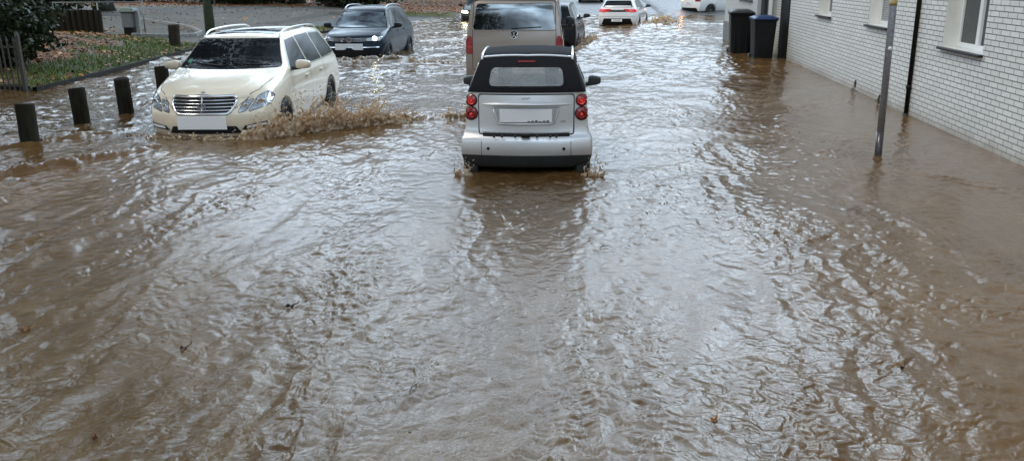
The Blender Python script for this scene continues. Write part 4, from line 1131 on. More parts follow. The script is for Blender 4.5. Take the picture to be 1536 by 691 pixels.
# ================================================================ minivan (rear view)
def van():
    B = [(.90, .25), (.945, .42), (.95, .62), (.95, .95), (.93, 1.22), (.845, 1.75), (.80, 1.90)]
    def st(y, s=1, bow=0.0, crown=.03, top=None): return (y, [(w * s, z) for w, z in B] + [top or (.70, 1.955)], crown, bow)
    S = [st(.0, .985, .06, .02), st(.10, .997, .05), st(.5, 1, 0), st(2, 1), st(3.3, 1), st(3.75, .99, -.05, .03, (.68, 1.90))]
    F = [(.88, .25), (.93, .42), (.945, .6), (.93, .85), (.90, 1.02), (.86, 1.13), (.84, 1.18), (.76, 1.22)]
    S += [(4.45, F, .04, -.1), (4.85, [(w * .95, z * .92) for w, z in F], .03, -.16), (4.93, [(w * .88, z * .88) for w, z in F], .02, -.16)]
    rdy = [.05, -.02, -.03, 0, .03, .13, .19, .26]
    me = shell(lattice(S, (0, .45, .8, .97, 1.0), rdy, None, ((None, 4, .3),)), 3, ((.95, .36), (3.95, .36)), .40, .95, .28)
    mt = paint('bronze_grey_paint', (.27, .23, .195, 1), .45, .32, 1, .3, .5)
    c = Car('minivan', 'silver brown minivan seen from behind, just beyond the silver two-seater', me, (-1.46, 16.8, -.13), rad(1.5), mt, 'van')
    low, = c.split([('lower_bumper', M['plastic'], (0, 0, .42), (0, 0, -1))])
    win = roundpoly([(-.80, 1.335), (.80, 1.335), (.725, 1.83), (-.725, 1.83)], .06)
    c.line('window_surround', win, 'rear', .02, M['chrome'] if False else mt, .004, True, skirt=-.006)
    c.patch('rear_window', win, 'rear', M['tint'], off=.004, skirt=0, res=.08)
    c.line('wiper', [(-.05, 1.37), (.52, 1.395)], 'rear', .016, M['black'], .02, skirt=-.01)
    c.line('tailgate_gap', roundpoly([(-.80, .60), (.80, .60), (.80, 1.25), (.78, 1.88), (-.78, 1.88), (-.80, 1.25)], .05), 'rear', .010, M['gap'], .002, True)
    vw_badge(c, 0, 1.265, 'rear', .085, M['chrome'], .010, M['gap'])
    plate(c, 0, .88, 'rear', .52, .11, None)
    for sd in (-1, 1):
        lm = roundpoly([(sd * .915, .90), (sd * .80, .90), (sd * .80, 1.17), (sd * .83, 1.24), (sd * .89, 1.22), (sd * .915, 1.15)], .02)
        c.patch('tail_lamp', lm, 'rear', M['red'], off=.010, skirt=.03, res=.05)
        c.patch('tail_lamp', roundpoly([(.10, .92), (.20, .92), (.19, 1.15), (.10, 1.18)], .02), 'right' if sd > 0 else 'left', M['red'], off=.008, skirt=.02, res=.04)
        c.patch('reflector_band', rect(sd * .855 - .05, sd * .855 + .05, 1.02, 1.05), 'rear', simple('lamp_band', (.35, .04, .04, 1), .2), off=.012, skirt=.01, res=.05)
        c.patch('side_window', roundpoly([(.35, 1.28), (1.7, 1.28), (1.7, 1.72), (.42, 1.72)], .06), 'right' if sd > 0 else 'left', M['glass'], off=.004, skirt=0, res=.1)
        c.patch('side_window', roundpoly([(1.8, 1.28), (3.9, 1.25), (3.35, 1.72), (1.8, 1.72)], .06), 'right' if sd > 0 else 'left', M['glass'], off=.004, skirt=0, res=.1)
    c.patch('windscreen', roundpoly([(-.72, 1.26), (.72, 1.26), (.62, 1.80), (-.62, 1.80)], .06), 'front', M['glass'], off=.004, skirt=0, res=.1)
    c.wheels((.95, 3.95), .34, .83, .21); c.mirrors(3.75, 1.3, .98, M['plastic'], (.2, .12, .26))
van()

# ================================================================ cream estate car (front view)
def star(parent, R, mat, loc, rx=0):
    bm = bmesh.new(); seg = 28
    add_tube(bm, [(R * math.cos(2 * math.pi * i / seg), 0, R * math.sin(2 * math.pi * i / seg)) for i in range(seg + 1)], R * .11, 6, False)
    for k in range(3):
        a = rad(90 + 120 * k); add_cyl(bm, (0, 0, 0), (R * math.cos(a), 0, R * math.sin(a)), R * .16, R * .03, 5)
    o = from_bm('badge', bm, mat, parent, True); o.location = loc; o.rotation_euler = (rx, 0, 0); return o

def estate():
    # rows: sill edge, sill, door, waist, shoulder, belt, top
    def rows(wb, ws, wd, wsh, zsh, wbelt, zbelt, wt, zt): return [(wb, .20), (ws, .33), (wd, .56), (wsh, zsh), (wbelt, zbelt), (wt, zt)]
    S = [(.0, rows(.78, .84, .86, .84, .80, .80, .92, .70, .99), .02, .16),
         (.08, rows(.80, .87, .90, .88, .80, .84, .95, .66, 1.12), .03, .12),
         (.22, rows(.82, .89, .915, .90, .82, .86, .98, .62, 1.38), .03, .08),
         (.42, rows(.83, .90, .92, .905, .83, .87, .99, .60, 1.48), .035, .04),
         (1.3, rows(.83, .90, .925, .91, .84, .875, .995, .615, 1.525), .035, 0),
         (2.2, rows(.83, .90, .925, .915, .84, .875, .99, .62, 1.53), .035, 0),
         (2.85, rows(.83, .90, .925, .91, .83, .87, .98, .615, 1.50), .035, -.03),
         (3.10, rows(.83, .90, .925, .91, .82, .868, .985, .655, 1.40), .035, -.06),
         (3.48, rows(.83, .90, .925, .91, .81, .868, .985, .77, 1.155), .04, -.12),
         (3.64, rows(.83, .90, .925, .91, .80, .868, .975, .79, 1.075), .045, -.14),
         (4.2, rows(.83, .90, .92, .90, .77, .86, .905, .78, .98), .05, -.16),
         (4.62, rows(.80, .87, .895, .875, .70, .82, .82, .73, .88), .045, -.20),
         (4.80, rows(.76, .82, .84, .82, .66, .76, .74, .66, .79), .03, -.24),
         (4.86, rows(.72, .78, .80, .78, .62, .72, .69, .62, .735), .02, -.25)]
    fdy = [-.04, .03, .04, .0, -.03, -.05]; rdy = [.06, -.02, -.03, .0, .02, .05]
    me = shell(lattice(S, (0, .42, .78, .96, 1.0), rdy, fdy, ((None, 4, .25), (None, 1, .2))), 3, ((1.02, .33), (3.92, .33)), .365, .93, .30)
    cream = paint('cream_paint', (.87, .755, .575, 1), 0, .28, 1, .55, .5)
    c = Car('estate_car', 'cream estate car with roof rails and chrome grille, pushing up a brown bow wave', me, (-5.86, 17.0, -.255), rad(180 + 3.4), cream); c.root.scale = (1.05, 1.03, 1.05)
    c.split([('sill', M['plastic'], (0, 0, .245), (0, 0, -1))])
    g = M['glass']
    ws = roundpoly([(-.765, 1.085), (.765, 1.085), (.70, 1.21), (.60, 1.45), (-.60, 1.45), (-.70, 1.21)], .035)
    c.line('windscreen_seal', ws, 'front', .02, M['gap'], .003, True)
    c.patch('windscreen', ws, 'front', g, off=.004, skirt=0, res=.06)
    c.patch('windscreen_sticker', rect(.60, .66, 1.13, 1.18), 'front', simple('green_sticker', (.1, .3, .2, 1), .5), off=.007, skirt=0)
    for w in ([(.05, 1.105), (.60, 1.135)], [(-.62, 1.105), (-.08, 1.13)]): c.line('wiper', w, 'front', .014, M['black'], .012, skirt=-.008)
    c.patch('rear_window', roundpoly([(-.62, 1.02), (.62, 1.02), (.55, 1.33), (-.55, 1.33)], .05), 'rear', g, off=.004, skirt=0, res=.08)
    sun = roundpoly(rect(-.48, .48, 2.15, 2.78), .06); c.patch('sunroof', sun, 'top', g, off=.004, skirt=0, res=.1)
    for sd in ('right', 'left'):
        c.patch('side_window', roundpoly([(2.35, 1.02), (3.30, 1.025), (3.24, 1.08), (2.86, 1.42), (2.35, 1.445)], .03), sd, g, off=.004, skirt=0, res=.06)
        c.patch('side_window', roundpoly([(1.42, 1.02), (2.29, 1.02), (2.29, 1.45), (1.48, 1.45)], .03), sd, g, off=.004, skirt=0, res=.06)
        c.patch('side_window', roundpoly([(.38, 1.04), (1.36, 1.02), (1.41, 1.44), (.66, 1.41)], .04), sd, g, off=.004, skirt=0, res=.06)
        c.line('window_trim', [(.36, 1.025), (1.4, 1.008), (2.3, 1.008), (3.36, 1.01)], sd, .014, M['chrome'], .006, skirt=0)
        c.line('window_trim', [(.36, 1.03), (.62, 1.42), (1.42, 1.462), (2.3, 1.462), (2.88, 1.435), (3.34, 1.03)], sd, .012, M['chrome'], .006, skirt=0)
        for xs in ([(3.42, .955), (3.40, .6), (3.30, .30)], [(2.32, .97), (2.33, .6), (2.33, .30)], [(1.40, .98), (1.36, .72), (1.15, .62)]): c.line('door_gap', xs, sd, .007, M['gap'], .0015)
        c.line('crease_trim', [(1.2, .44), (3.4, .42)], sd, .025, cream, .006, skirt=0)
        for y in (2.5, 1.55):
            o = c.patch('door_handle', roundpoly(rect(y, y + .2, .845, .872), .01), sd, cream, off=.03, skirt=.025, res=.05)
    # chrome roof rails
    for sd in (-1, 1):
        bm = bmesh.new(); pts = []
        for i in range(26):
            y = .55 + i * (2.35 / 25); e = min(i, 25 - i) / 3; loc, n, d = c.hit(sd * .585, y, 'top'); pts.append(loc + Vector((0, 0, .006 + .045 * min(1, e) ** .5)))
        add_tube(bm, pts, .013, 8); from_bm('roof_rail', bm, M['chrome'], c.root, True)
    # grille with chrome frame, slats and centre bar
    gr = [(-.43, .795), (.43, .795), (.445, .70), (.36, .565), (-.36, .565), (-.445, .70)]
    c.patch('grille', roundpoly(gr, .05), 'front', M['gap'], off=.003, skirt=0, res=.05)
    c.line('grille_frame', roundpoly(gr, .05), 'front', .030, M['chrome'], .014, True, skirt=-.012)
    for z, hw in ((.745, .425), (.700, .425), (.655, .40), (.612, .375)): c.line('grille_slat', [(-hw, z), (hw, z)], 'front', .013, M['chrome'], .012, skirt=-.008)
    c.line('grille_bar', [(0, .57), (0, .79)], 'front', .014, M['chrome'], .016, skirt=-.01)
    loc, n, d = c.hit(0, 4.72, 'top'); bm = bmesh.new(); add_lathe(bm, [(.03, 0), (.028, .006), (.001, .008)], 20, 'z'); o = from_bm('badge', bm, M['rim'], c.root, True); o.location = loc; o.rotation_euler = (rad(-14), 0, 0)
    loc, n, d = c.hit(0, .655, 'front'); star(c.root, .055, M['rim'], loc + Vector((0, .02, 0)))
    for sd in (-1, 1):
        # outer and inner lamps, leaning lozenges
        outer = [(sd * .60, .585), (sd * .845, .66), (sd * .862, .765), (sd * .80, .83), (sd * .70, .78)]
        inner = [(sd * .475, .575), (sd * .575, .60), (sd * .655, .745), (sd * .53, .715)]
        for q in (outer, inner):
            c.line('lamp_seal', roundpoly(q, .03), 'front', .012, M['gap'], .004, True)
            c.patch('headlight', roundpoly(q, .03), 'front', M['lens'], off=.006, skirt=.0, res=.04)
        for (x, z, r) in ((.745, .69, .062), (.565, .655, .036)):
            loc, n, d = c.hit(sd * x, z, 'front'); bm = bmesh.new(); add_lathe(bm, [(r, -.004), (r, .012), (r * .8, .012), (r * .7, .002), (.001, .008)], 24, 'y')
            o = from_bm('lamp_ring', bm, M['chrome'], c.root, True); o.location = loc + n * .004; o.rotation_euler = (0, 0, sd * rad(-28))
        c.patch('lower_intake', roundpoly([(sd * .50, .335), (sd * .84, .37), (sd * .82, .445), (sd * .55, .40)], .015), 'front', M['gap'], off=.008, skirt=0, res=.025)
        c.patch('daylight_lamp', roundpoly([(sd * .56, .36), (sd * .81, .385), (sd * .80, .425), (sd * .58, .395)], .012), 'front', M['plate'], off=.012, skirt=.01, res=.05)
        c.line('bonnet_crease', [(sd * .40, .82), (sd * .62, .95)], 'front', .008, cream, .004)
        c.line('bonnet_gap', [(sd * .80, 3.72), (sd * .775, 4.1), (sd * .70, 4.45)], 'top', .006, M['gap'], .0015)
        c.patch('tail_lamp', roundpoly([(sd * .62, .70), (sd * .84, .70), (sd * .82, .92), (sd * .62, .92)], .03), 'rear', M['red'], off=.006, skirt=0)
    c.line('bonnet_gap', [(-.70, 4.45), (-.50, 4.70), (-.44, 4.76), (.44, 4.76), (.50, 4.70), (.70, 4.45)], 'top', .006, M['gap'], .0015)
    c.patch('centre_intake', roundpoly([(-.50, .30), (.50, .30), (.44, .40), (-.44, .40)], .02), 'front', M['gap'], off=.010, skirt=0, res=.025)
    plate(c, -.0, .455, 'front', .68, .185, None, .02, 4)
    c.wheels((1.02, 3.92), .33, .815, .21, spokes=9)
    c.mirrors(3.28, 1.03, .89, cream, (.24, .13, .155)) if False else c.mirrors(3.20, 1.08, .90, cream, (.23, .13, .15), False)
    plate(c, 0, .75, 'rear')
estate()

# ================================================================ generic hatch / crossover used for the farther cars
def hatch_shell(L=4.3, W=.89, H=1.55, belt=.98, hood=.98, noseh=.80, wheel=(.85, 3.45), R=.36, rearlean=.25, clear=.22):
    def rows(y, wt, zt, sb=1.0, zb=None, s=1.0):
        zb = zb or belt; return [(W * .90 * s, clear), (W * .975 * s, clear + .15), (W * s, clear + .38), (W * .985 * s, zb - .14), (W * .94 * s * sb, zb), (wt, zt)]
    S = [(.0, rows(0, W * .80, belt + .06, s=.95), .02, .14), (.07, rows(0, W * .76, belt + .14, s=.98), .03, .11), (.10 + rearlean, rows(0, W * .68, H - .14), .03, .06), (.32 + rearlean, rows(0, W * .66, H - .05), .035, .03),
         (L * .38, rows(0, W * .67, H), .035, 0), (L * .52, rows(0, W * .67, H - .01), .035, 0), (L * .60, rows(0, W * .67, H - .08), .035, -.04), (L * .655, rows(0, W * .74, H - .24), .035, -.06),
         (L * .735, rows(0, W * .86, hood + .07, zb=belt - .04), .04, -.12), (L * .775, rows(0, W * .87, hood + .02, zb=belt - .06), .045, -.14),
         (L * .88, rows(0, W * .84, hood - .03, zb=hood - .10), .05, -.16), (L * .955, rows(0, W * .78, noseh + .05, zb=noseh - .03, s=.97), .04, -.2),
         (L * .99, rows(0, W * .70, noseh - .02, zb=noseh - .09, s=.91), .03, -.22), (L, rows(0, W * .68, noseh - .07, zb=noseh - .13, s=.88), .02, -.22)]
    return shell(lattice(S, (0, .42, .78, .96, 1.0), [.06, -.03, -.04, 0, .02, .04], [-.05, .03, .04, 0, -.02, -.04], ((None, 4, .25),)), 3, ((wheel[0], R * .9), (wheel[1], R * .9)), R, W, .28)

def side_glass(c, L, belt, H, g, lean=.25):
    for sd in ('right', 'left'):
        c.patch('side_window', roundpoly([(L * .49, belt + .035), (L * .70, belt + .03), (L * .60, H - .13), (L * .49, H - .09)], .03), sd, g, off=.004, skirt=0, res=.08)
        c.patch('side_window', roundpoly([(L * .29, belt + .045), (L * .475, belt + .035), (L * .475, H - .09), (L * .31, H - .10)], .03), sd, g, off=.004, skirt=0, res=.08)
        c.patch('side_window', roundpoly([(L * .13, belt + .08), (L * .275, belt + .05), (L * .295, H - .11), (L * .19, H - .16)], .03), sd, g, off=.004, skirt=0, res=.08)
        for xs in ([(L * .705, belt), (L * .70, .5), (L * .68, .3)], [(L * .482, belt), (L * .482, .3)], [(L * .285, belt), (L * .27, .65), (L * .22, .55)]): c.line('door_gap', xs, sd, .008, M['gap'], .0015)
        for y in (L * .50, L * .31): c.patch('door_handle', roundpoly(rect(y, y + .19, belt - .12, belt - .09), .01), sd, c.paint, off=.03, skirt=.025, res=.05)

def suv():
    me = hatch_shell(4.5, .92, 1.62, 1.04, 1.01, .86, (.9, 3.6), .38, .28, .26)
    m = paint('dark_blue_paint', (.004, .014, .028, 1), 0, .25, 0, .25, .5, .16)
    c = Car('family_suv', 'dark blue-black family car with one glaring headlight, behind the cream estate car', me, (-6.56, 28.3, -.27), rad(180 - .8), m)
    c.split([('sill', M['plastic'], (0, 0, .33), (0, 0, -1))])
    g = M['glass']; ws = roundpoly([(-.76, 1.085), (.76, 1.085), (.62, 1.53), (-.62, 1.53)], .05); c.patch('windscreen', ws, 'front', M['tint'], off=.004, skirt=0, res=.08)
    c.line('windscreen_seal', ws, 'front', .03, M['gap'], .003, True)
    side_glass(c, 4.5, 1.04, 1.62, g)
    for sd in (-1, 1):
        bm = bmesh.new(); pts = []
        for i in range(20):
            y = .7 + i * .105; e = min(i, 19 - i) / 3; loc, n, d = c.hit(sd * .60, y, 'top'); pts.append(loc + Vector((0, 0, .006 + .05 * min(1, e) ** .5)))
        add_tube(bm, pts, .018, 8); from_bm('roof_rail', bm, M['rim'], c.root, True)
        lamp = roundpoly([(sd * .46, .755), (sd * .80, .775), (sd * .83, .87), (sd * .72, .87), (sd * .46, .835)], .02)
        lit = sd < 0       # the car's left headlight, toward the road centre
        c.patch('headlight', lamp, 'front', M['lens'], off=.008, skirt=.01, res=.05)
        c.patch('fog_recess', roundpoly([(sd * .55, .42), (sd * .82, .45), (sd * .80, .58), (sd * .6, .55)], .03), 'front', M['gap'], off=.004, skirt=0)
        loc, n, d = c.hit(sd * .66, .82, 'front')
        bm = bmesh.new(); add_lathe(bm, [(.062, 0), (.062, .02), (.001, .03)], 16, 'y'); o = from_bm('lamp_unit', bm, M['head_lit'] if lit else M['chrome'], c.root, True); o.location = loc + n * .01
    c.patch('grille', roundpoly([(-.46, .74), (.46, .74), (.46, .86), (-.46, .86)], .02), 'front', M['gap'], off=.004, skirt=0)
    for z in (.765, .80, .835): c.line('grille_slat', [(-.78, z), (.78, z)], 'front', .010, M['chrome'], .010, skirt=-.006)
    c.patch('centre_intake', roundpoly([(-.5, .38), (.5, .38), (.55, .55), (-.55, .55)], .03), 'front', M['gap'], off=.004, skirt=0)
    c.line('bumper_trim', [(-.8, .60), (.8, .60)], 'front', .018, M['chrome'], .006)
    vw_badge(c, 0, .80, 'front', .075, M['chrome'], .014, M['gap'])
    plate(c, .0, .62, 'front', .78, .17, None, .02)
    c.wheels((.9, 3.6), .36, .82, .22, spokes=5, rim=M['rim']); c.mirrors(2.98, 1.12, .93, m, (.23, .13, .16), False)
suv()

def rear_car(name, label, loc, rz, mat, kind, **kw):
    L = kw.get('L', 4.3); W = kw.get('W', .89); H = kw.get('H', 1.5); belt = kw.get('belt', .95); lean = kw.get('lean', .25)
    me = hatch_shell(L, W, H, belt, belt - .02, .78, (.85, L - .87), .36, lean, .2)
    c = Car(name, label, me, loc, rz, mat); c.split([('sill', M['plastic'], (0, 0, .30), (0, 0, -1))])
    g = M['glass']; c.patch('rear_window', roundpoly([(-W * .74, belt + .10), (W * .74, belt + .10), (W * .60, H - .13), (-W * .60, H - .13)], .05), 'rear', g, off=.004, skirt=0, res=.08)
    c.patch('windscreen', roundpoly([(-W * .8, belt + .06), (W * .8, belt + .06), (W * .66, H - .1), (-W * .66, H - .1)], .05), 'front', g, off=.004, skirt=0, res=.08)
    side_glass(c, L, belt, H, g); c.wheels((.85, L - .87), .32, W - .11, .2); c.mirrors(L * .67, belt + .08, W + .0, kw.get('mir', mat), (.22, .13, .15))
    if kind == 'hatch':
        c.patch('lamp_band', roundpoly([(-W * .66, .855), (W * .66, .855), (W * .66, .935), (-W * .66, .935)], .01), 'rear', M['gap'], off=.006, skirt=.0)
        for sd in (-1, 1):
            c.patch('tail_lamp', roundpoly([(sd * W * .62, .83), (sd * W * .95, .85), (sd * W * .93, .99), (sd * W * .70, .955)], .015), 'rear', M['red_lit'], off=.010, skirt=.01, res=.04)
            c.patch('tail_lamp', roundpoly([(.05, .85), (.25, .88), (.22, .96), (.05, .98)], .015), 'right' if sd > 0 else 'left', M['red_lit'], off=.008, skirt=.01, res=.04)
        c.patch('rear_diffuser', roundpoly([(-W * .78, .33), (-W * .68, .30), (W * .68, .30), (W * .78, .33), (W * .66, .58), (-W * .66, .58)], .03), 'rear', M['black'], off=.008, skirt=.0)
        plate(c, 0, .50, 'rear', .46, .105, kw.get('txt'), .02)
        c.line('bumper_gap', [(-W * .9, .66), (W * .9, .66)], 'rear', .008, M['gap'], .0015)
    else:
        for sd in (-1, 1): c.patch('tail_lamp', roundpoly([(sd * W * .55, .80), (sd * W * .95, .80), (sd * W * .93, .96), (sd * W * .60, .93)], .015), 'rear', M[kw.get('lampm', 'red')], off=.010, skirt=.01, res=.04)
        plate(c, 0, kw.get('pz', .70), 'rear', .50, .11, kw.get('txt'), .02)
        c.patch('rear_diffuser', roundpoly([(-W * .8, .30), (W * .8, .30), (W * .72, .46), (-W * .72, .46)], .03), 'rear', M['black'], off=.006, skirt=0)
    return c
white = paint('white_paint', (.74, .74, .73, 1), 0, .28, 1, .5, .55)
rear_car('hatchback', 'white hatchback with lit red tail lamps driving away in the upper middle', (1.12, 39.2, -.26), rad(-11), white, 'hatch', L=4.1, W=.885, H=1.46, belt=.95, mir=M['plastic'], txt='L·ZM 4079')
dk = paint('black_paint_car', (.010, .012, .016, 1), 0, .25, 0, .3, .5, .2)
rear_car('dark_car', 'black car half hidden beyond the right side of the brown minivan', (-1.36, 27.6, -.25), rad(-3.5), dk, 'plain', lampm='gap', L=4.5, W=.92, H=1.60, belt=1.02, mir=M['plastic'])
cw = rear_car('white_crossover', 'white car turning right at the far end of the flood, behind the bins', (5.30, 49.75, -.10), rad(-60), white, 'plain', L=4.4, W=.90, H=1.58, belt=1.0, pz=.72, txt='K·RT 618')
cw.patch('turn_indicator', roundpoly([(-.86, .84), (-.60, .84), (-.60, .92), (-.84, .92)], .01), 'rear', M['amber_lit'], off=.016, skirt=.01, res=.04)
rear_car('red_car', 'dark red car far off beyond the white hatchback, only its bumper visible', (-.05, 63.5, .16), 0, paint('dark_red_paint', (.14, .012, .012, 1), .2, .3, 1, .2, .5), 'plain', L=4.3, W=.90, H=1.5, belt=.95, lampm='red_lit', pz=.68)
# oncoming car, seen just left of the minivan
def oncoming():
    me = hatch_shell(4.3, .9, 1.48, .95, .93, .78, (.85, 3.43), .36, .25, .2)
    c = Car('oncoming_car', 'dark oncoming car with its headlights on, a sliver left of the brown minivan', me, (-5.62, 47.6, -.27), rad(181), dk); c.split([('sill', M['plastic'], (0, 0, .30), (0, 0, -1))])
    g = M['glass']; c.patch('windscreen', roundpoly([(-.74, 1.0), (.74, 1.0), (.6, 1.39), (-.6, 1.39)], .05), 'front', g, off=.004, skirt=0, res=.08); side_glass(c, 4.3, .95, 1.48, g)
    for sd in (-1, 1): c.patch('headlight', roundpoly([(sd * .48, .66), (sd * .80, .68), (sd * .80, .78), (sd * .5, .75)], .02), 'front', M['head_lit'], off=.008, skirt=.01, res=.05)
    c.patch('grille', roundpoly(rect(-.4, .4, .4, .66), .03), 'front', M['gap'], off=.004, skirt=0); plate(c, 0, .5, 'front')
    c.wheels((.85, 3.43), .32, .79, .2); c.mirrors(2.88, 1.03, .9, dk, (.22, .13, .15), False)
oncoming()
# ---------------------------------------------------------------- thrown up water
def splash_mat():
    t = NT('thrown_water'); n = t.noise(16, 4, .6)
    c = t.ramp(n, [(.3, (.42, .28, .155, 1)), (.48, (.70, .53, .35, 1)), (.66, (.93, .85, .72, 1))])
    t.P(Base_Color=c, Roughness=.14, IOR=1.36, Specular_IOR_Level=.8)
    tr = t.add('ShaderNodeBsdfTranslucent'); t.l.new(c, tr.inputs['Color']); mx = t.add('ShaderNodeMixShader'); mx.inputs[0].default_value = .5
    t.l.new(t.b.outputs[0], mx.inputs[1]); t.l.new(tr.outputs[0], mx.inputs[2]); t.l.new(mx.outputs[0], t.n['Material Output'].inputs['Surface'])
    return t.m
M['splash'] = splash_mat()
_ico = {}
def ico(sub):
    if sub not in _ico:
        bm = bmesh.new(); bmesh.ops.create_icosphere(bm, subdivisions=sub, radius=1); bm.verts.ensure_lookup_table()
        _ico[sub] = (np.array([v.co[:] for v in bm.verts]), np.array([[v.index for v in f.verts] for f in bm.faces])); bm.free()
    return _ico[sub]
def blobs(C, S, D, sub=1):
    """ellipsoids at C with radii S stretched along D (unit) by factor in S[:,1]"""
    V0, F0 = ico(sub); n = len(C); A = D / np.linalg.norm(D, axis=1)[:, None]
    B = np.cross(A, np.where(np.abs(A[:, 2:3]) < .9, [[0, 0, 1.]], [[1., 0, 0]])); B /= np.linalg.norm(B, axis=1)[:, None]; Cc = np.cross(A, B)
    V = C[:, None] + V0[None, :, 0:1] * A[:, None] * S[:, 1, None, None] + V0[None, :, 1:2] * B[:, None] * S[:, 0, None, None] + V0[None, :, 2:3] * Cc[:, None] * S[:, 0, None, None]
    F = (F0[None] + (np.arange(n) * len(V0))[:, None, None]).reshape(-1, 3); return V.reshape(-1, 3), F
def splash(name, label, pts, prof, width, throw, n, seed, voxel=.010, big=.05, drops=160):
    """pts: ground polyline; prof: heights along it; throw: sideways direction of the thrown crest"""
    rng = np.random.default_rng(seed); P = np.array(pts, float); seg = np.linalg.norm(np.diff(P, axis=0), axis=1); cum = np.concatenate([[0], np.cumsum(seg)]) / seg.sum()
    def at(t): return np.stack([np.interp(t, cum, P[:, 0]), np.interp(t, cum, P[:, 1])], -1)
    th = np.array(throw, float)
    tl = seg.sum(); hp = lambda q: np.interp(q, np.linspace(0, 1, len(prof)), prof)
    clump = lambda q: np.clip(.72 + .55 * pn2(q * tl / .22, q * 0 + seed, 3) + .35 * pn2(q * tl / .08, q * 0 + seed, 4), .25, 1.45)
    # rolling body of the crest
    m = n // 3; t = rng.uniform(0, 1, m); H = hp(t) * clump(t); h = rng.uniform(0, 1, m) ** 1.1 * .80
    off = rng.normal(0, width * .45, m) * (1.05 - h) + H * .35 * h
    C = [np.concatenate([at(t) + off[:, None] * th[None], (-.04 + H * h)[:, None]], 1)]
    D = [rng.normal(0, 1, (m, 3)) * (1, 1, .5)]; r = big * rng.uniform(.5, 1.1, m) * (1.05 - h * .7); S = [np.stack([r, r * rng.uniform(1, 1.8, m)], -1)]
    # tongues and strings leaving it on falling arcs
    k = n // 26; t0 = rng.uniform(0, 1, k); H0 = hp(t0) * clump(t0) * rng.uniform(.55, 1.25, k); vx = rng.normal(.35, .5, k) * H0; va = rng.normal(0, .35, k) * H0; b0 = at(t0)
    tg = np.array([-th[1], th[0]]); o0 = rng.normal(0, width * .35, k); r0 = big * rng.uniform(.22, .62, k)
    for q in np.linspace(.1, 1.25, 10):
        zz = H0 * (1 - (q - 1) ** 2 * (1 if q < 1 else 3)) * 1.0
        p = b0 + (o0 + vx * q * 1.2)[:, None] * th + (va * q)[:, None] * tg + rng.normal(0, .006, (k, 2))
        C.append(np.concatenate([p, zz[:, None]], 1)); dz = H0 * 2 * (1 - q)
        D.append(np.stack([th[0] * vx * 1.2 + tg[0] * va, th[1] * vx * 1.2 + tg[1] * va, dz], -1) + 1e-4)
        rr = np.maximum(r0 * (1.05 - .75 * q / 1.25) * rng.uniform(.7, 1.2, k), voxel * .75); S.append(np.stack([rr, rr + np.minimum(H0, .4) * .09], -1))
    C = np.concatenate(C); D = np.concatenate(D); S = np.concatenate(S)
    V, F = blobs(C, S, D); me = bpy.data.meshes.new(name)
    o = from_np(name, V, F, M['splash'])
    m = o.modifiers.new('r', 'REMESH'); m.mode = 'VOXEL'; m.voxel_size = voxel; m.use_smooth_shade = True
    s = o.modifiers.new('s', 'SMOOTH'); s.factor = .5; s.iterations = 3
    bake(o)
    # free droplets and short strings
    k = drops; t = rng.uniform(0.02, .98, k); Hd = np.interp(t, np.linspace(0, 1, len(prof)), prof); b = at(t)
    zz = Hd * rng.uniform(.5, 1.45, k); o2 = rng.normal(0, width * .7, k) + Hd * .6 * rng.uniform(0, 1.3, k)
    C = np.concatenate([b + o2[:, None] * th[None], zz[:, None]], 1); D = rng.normal(0, 1, (k, 3)); rr = rng.uniform(.003, .0095, k)
    V, F = blobs(C, np.stack([rr, rr * rng.uniform(1, 3.2, k)], -1), D)
    bm = bmesh.new(); bm.from_mesh(o.data); me2 = bpy.data.meshes.new('d'); me2.from_pydata(V.tolist(), [], F.tolist()); bm.from_mesh(me2); bm.to_mesh(o.data); bm.free()
    o.data.polygons.foreach_set('use_smooth', [True] * len(o.data.polygons))
    if not o.data.materials: o.data.materials.append(M['splash'])
    tag(o, label, 'splash', kind='stuff'); return o
def throw_curve(h): return h ** 1.6

splash('bow_wave_spray', 'brown wave of muddy water thrown up beside the cream estate car', [(-5.0, 11.95), (-4.5, 12.35), (-3.95, 12.8), (-3.4, 13.2), (-2.9, 13.5), (-2.45, 13.6)],
       [.12, .30, .42, .50, .54, .42, .28, .15, .05], .20, (.62, -.78), 6500, 3, .0085, .042, 650)
splash('bow_wave_spray', 'low brown crest of broken water running to the silver two-seater', [(-2.6, 13.55), (-2.2, 13.72), (-1.8, 13.9), (-1.45, 14.0)], [.07, .15, .17, .17, .10], .12, (.5, -.85), 2000, 4, .010, .034, 90)
splash('bow_wave_spray', 'muddy foam rolling along the front bumper of the cream car', [(-6.75, 12.1), (-6.2, 11.85), (-5.6, 11.75), (-5.0, 11.9)], [.03, .06, .08, .10, .12], .10, (.2, -.97), 1500, 5, .011, .032, 60)
for x, lab, sd in ((-1.45, 'left rear wheel', 6), (.02, 'right rear wheel', 7)):
    s = -1 if x < -.7 else 1
    splash('wheel_spray', 'brown water spurting up at the %s of the silver two-seater' % lab, [(x - .09, 9.74), (x + .0, 9.68), (x + .12, 9.74)], [.08, .20, .10], .06, (.75 * s, -.5), 420, sd, .008, .026, 60)
splash('wheel_spray', 'splash rising beside the wheels of the white hatchback', [(2.1, 38.9), (2.6, 39.8), (3.2, 41.0), (3.7, 42.2)], [.12, .34, .46, .25], .45, (.9, -.3), 3200, 8, .02, .06, 200)
splash('wheel_spray', 'splash at the rear wheel of the black car beyond the minivan', [(-.5, 27.6), (-.2, 28.6), (-.1, 30), (.1, 31.5)], [.10, .26, .32, .15], .22, (.9, -.3), 2200, 9, .017, .05, 140)
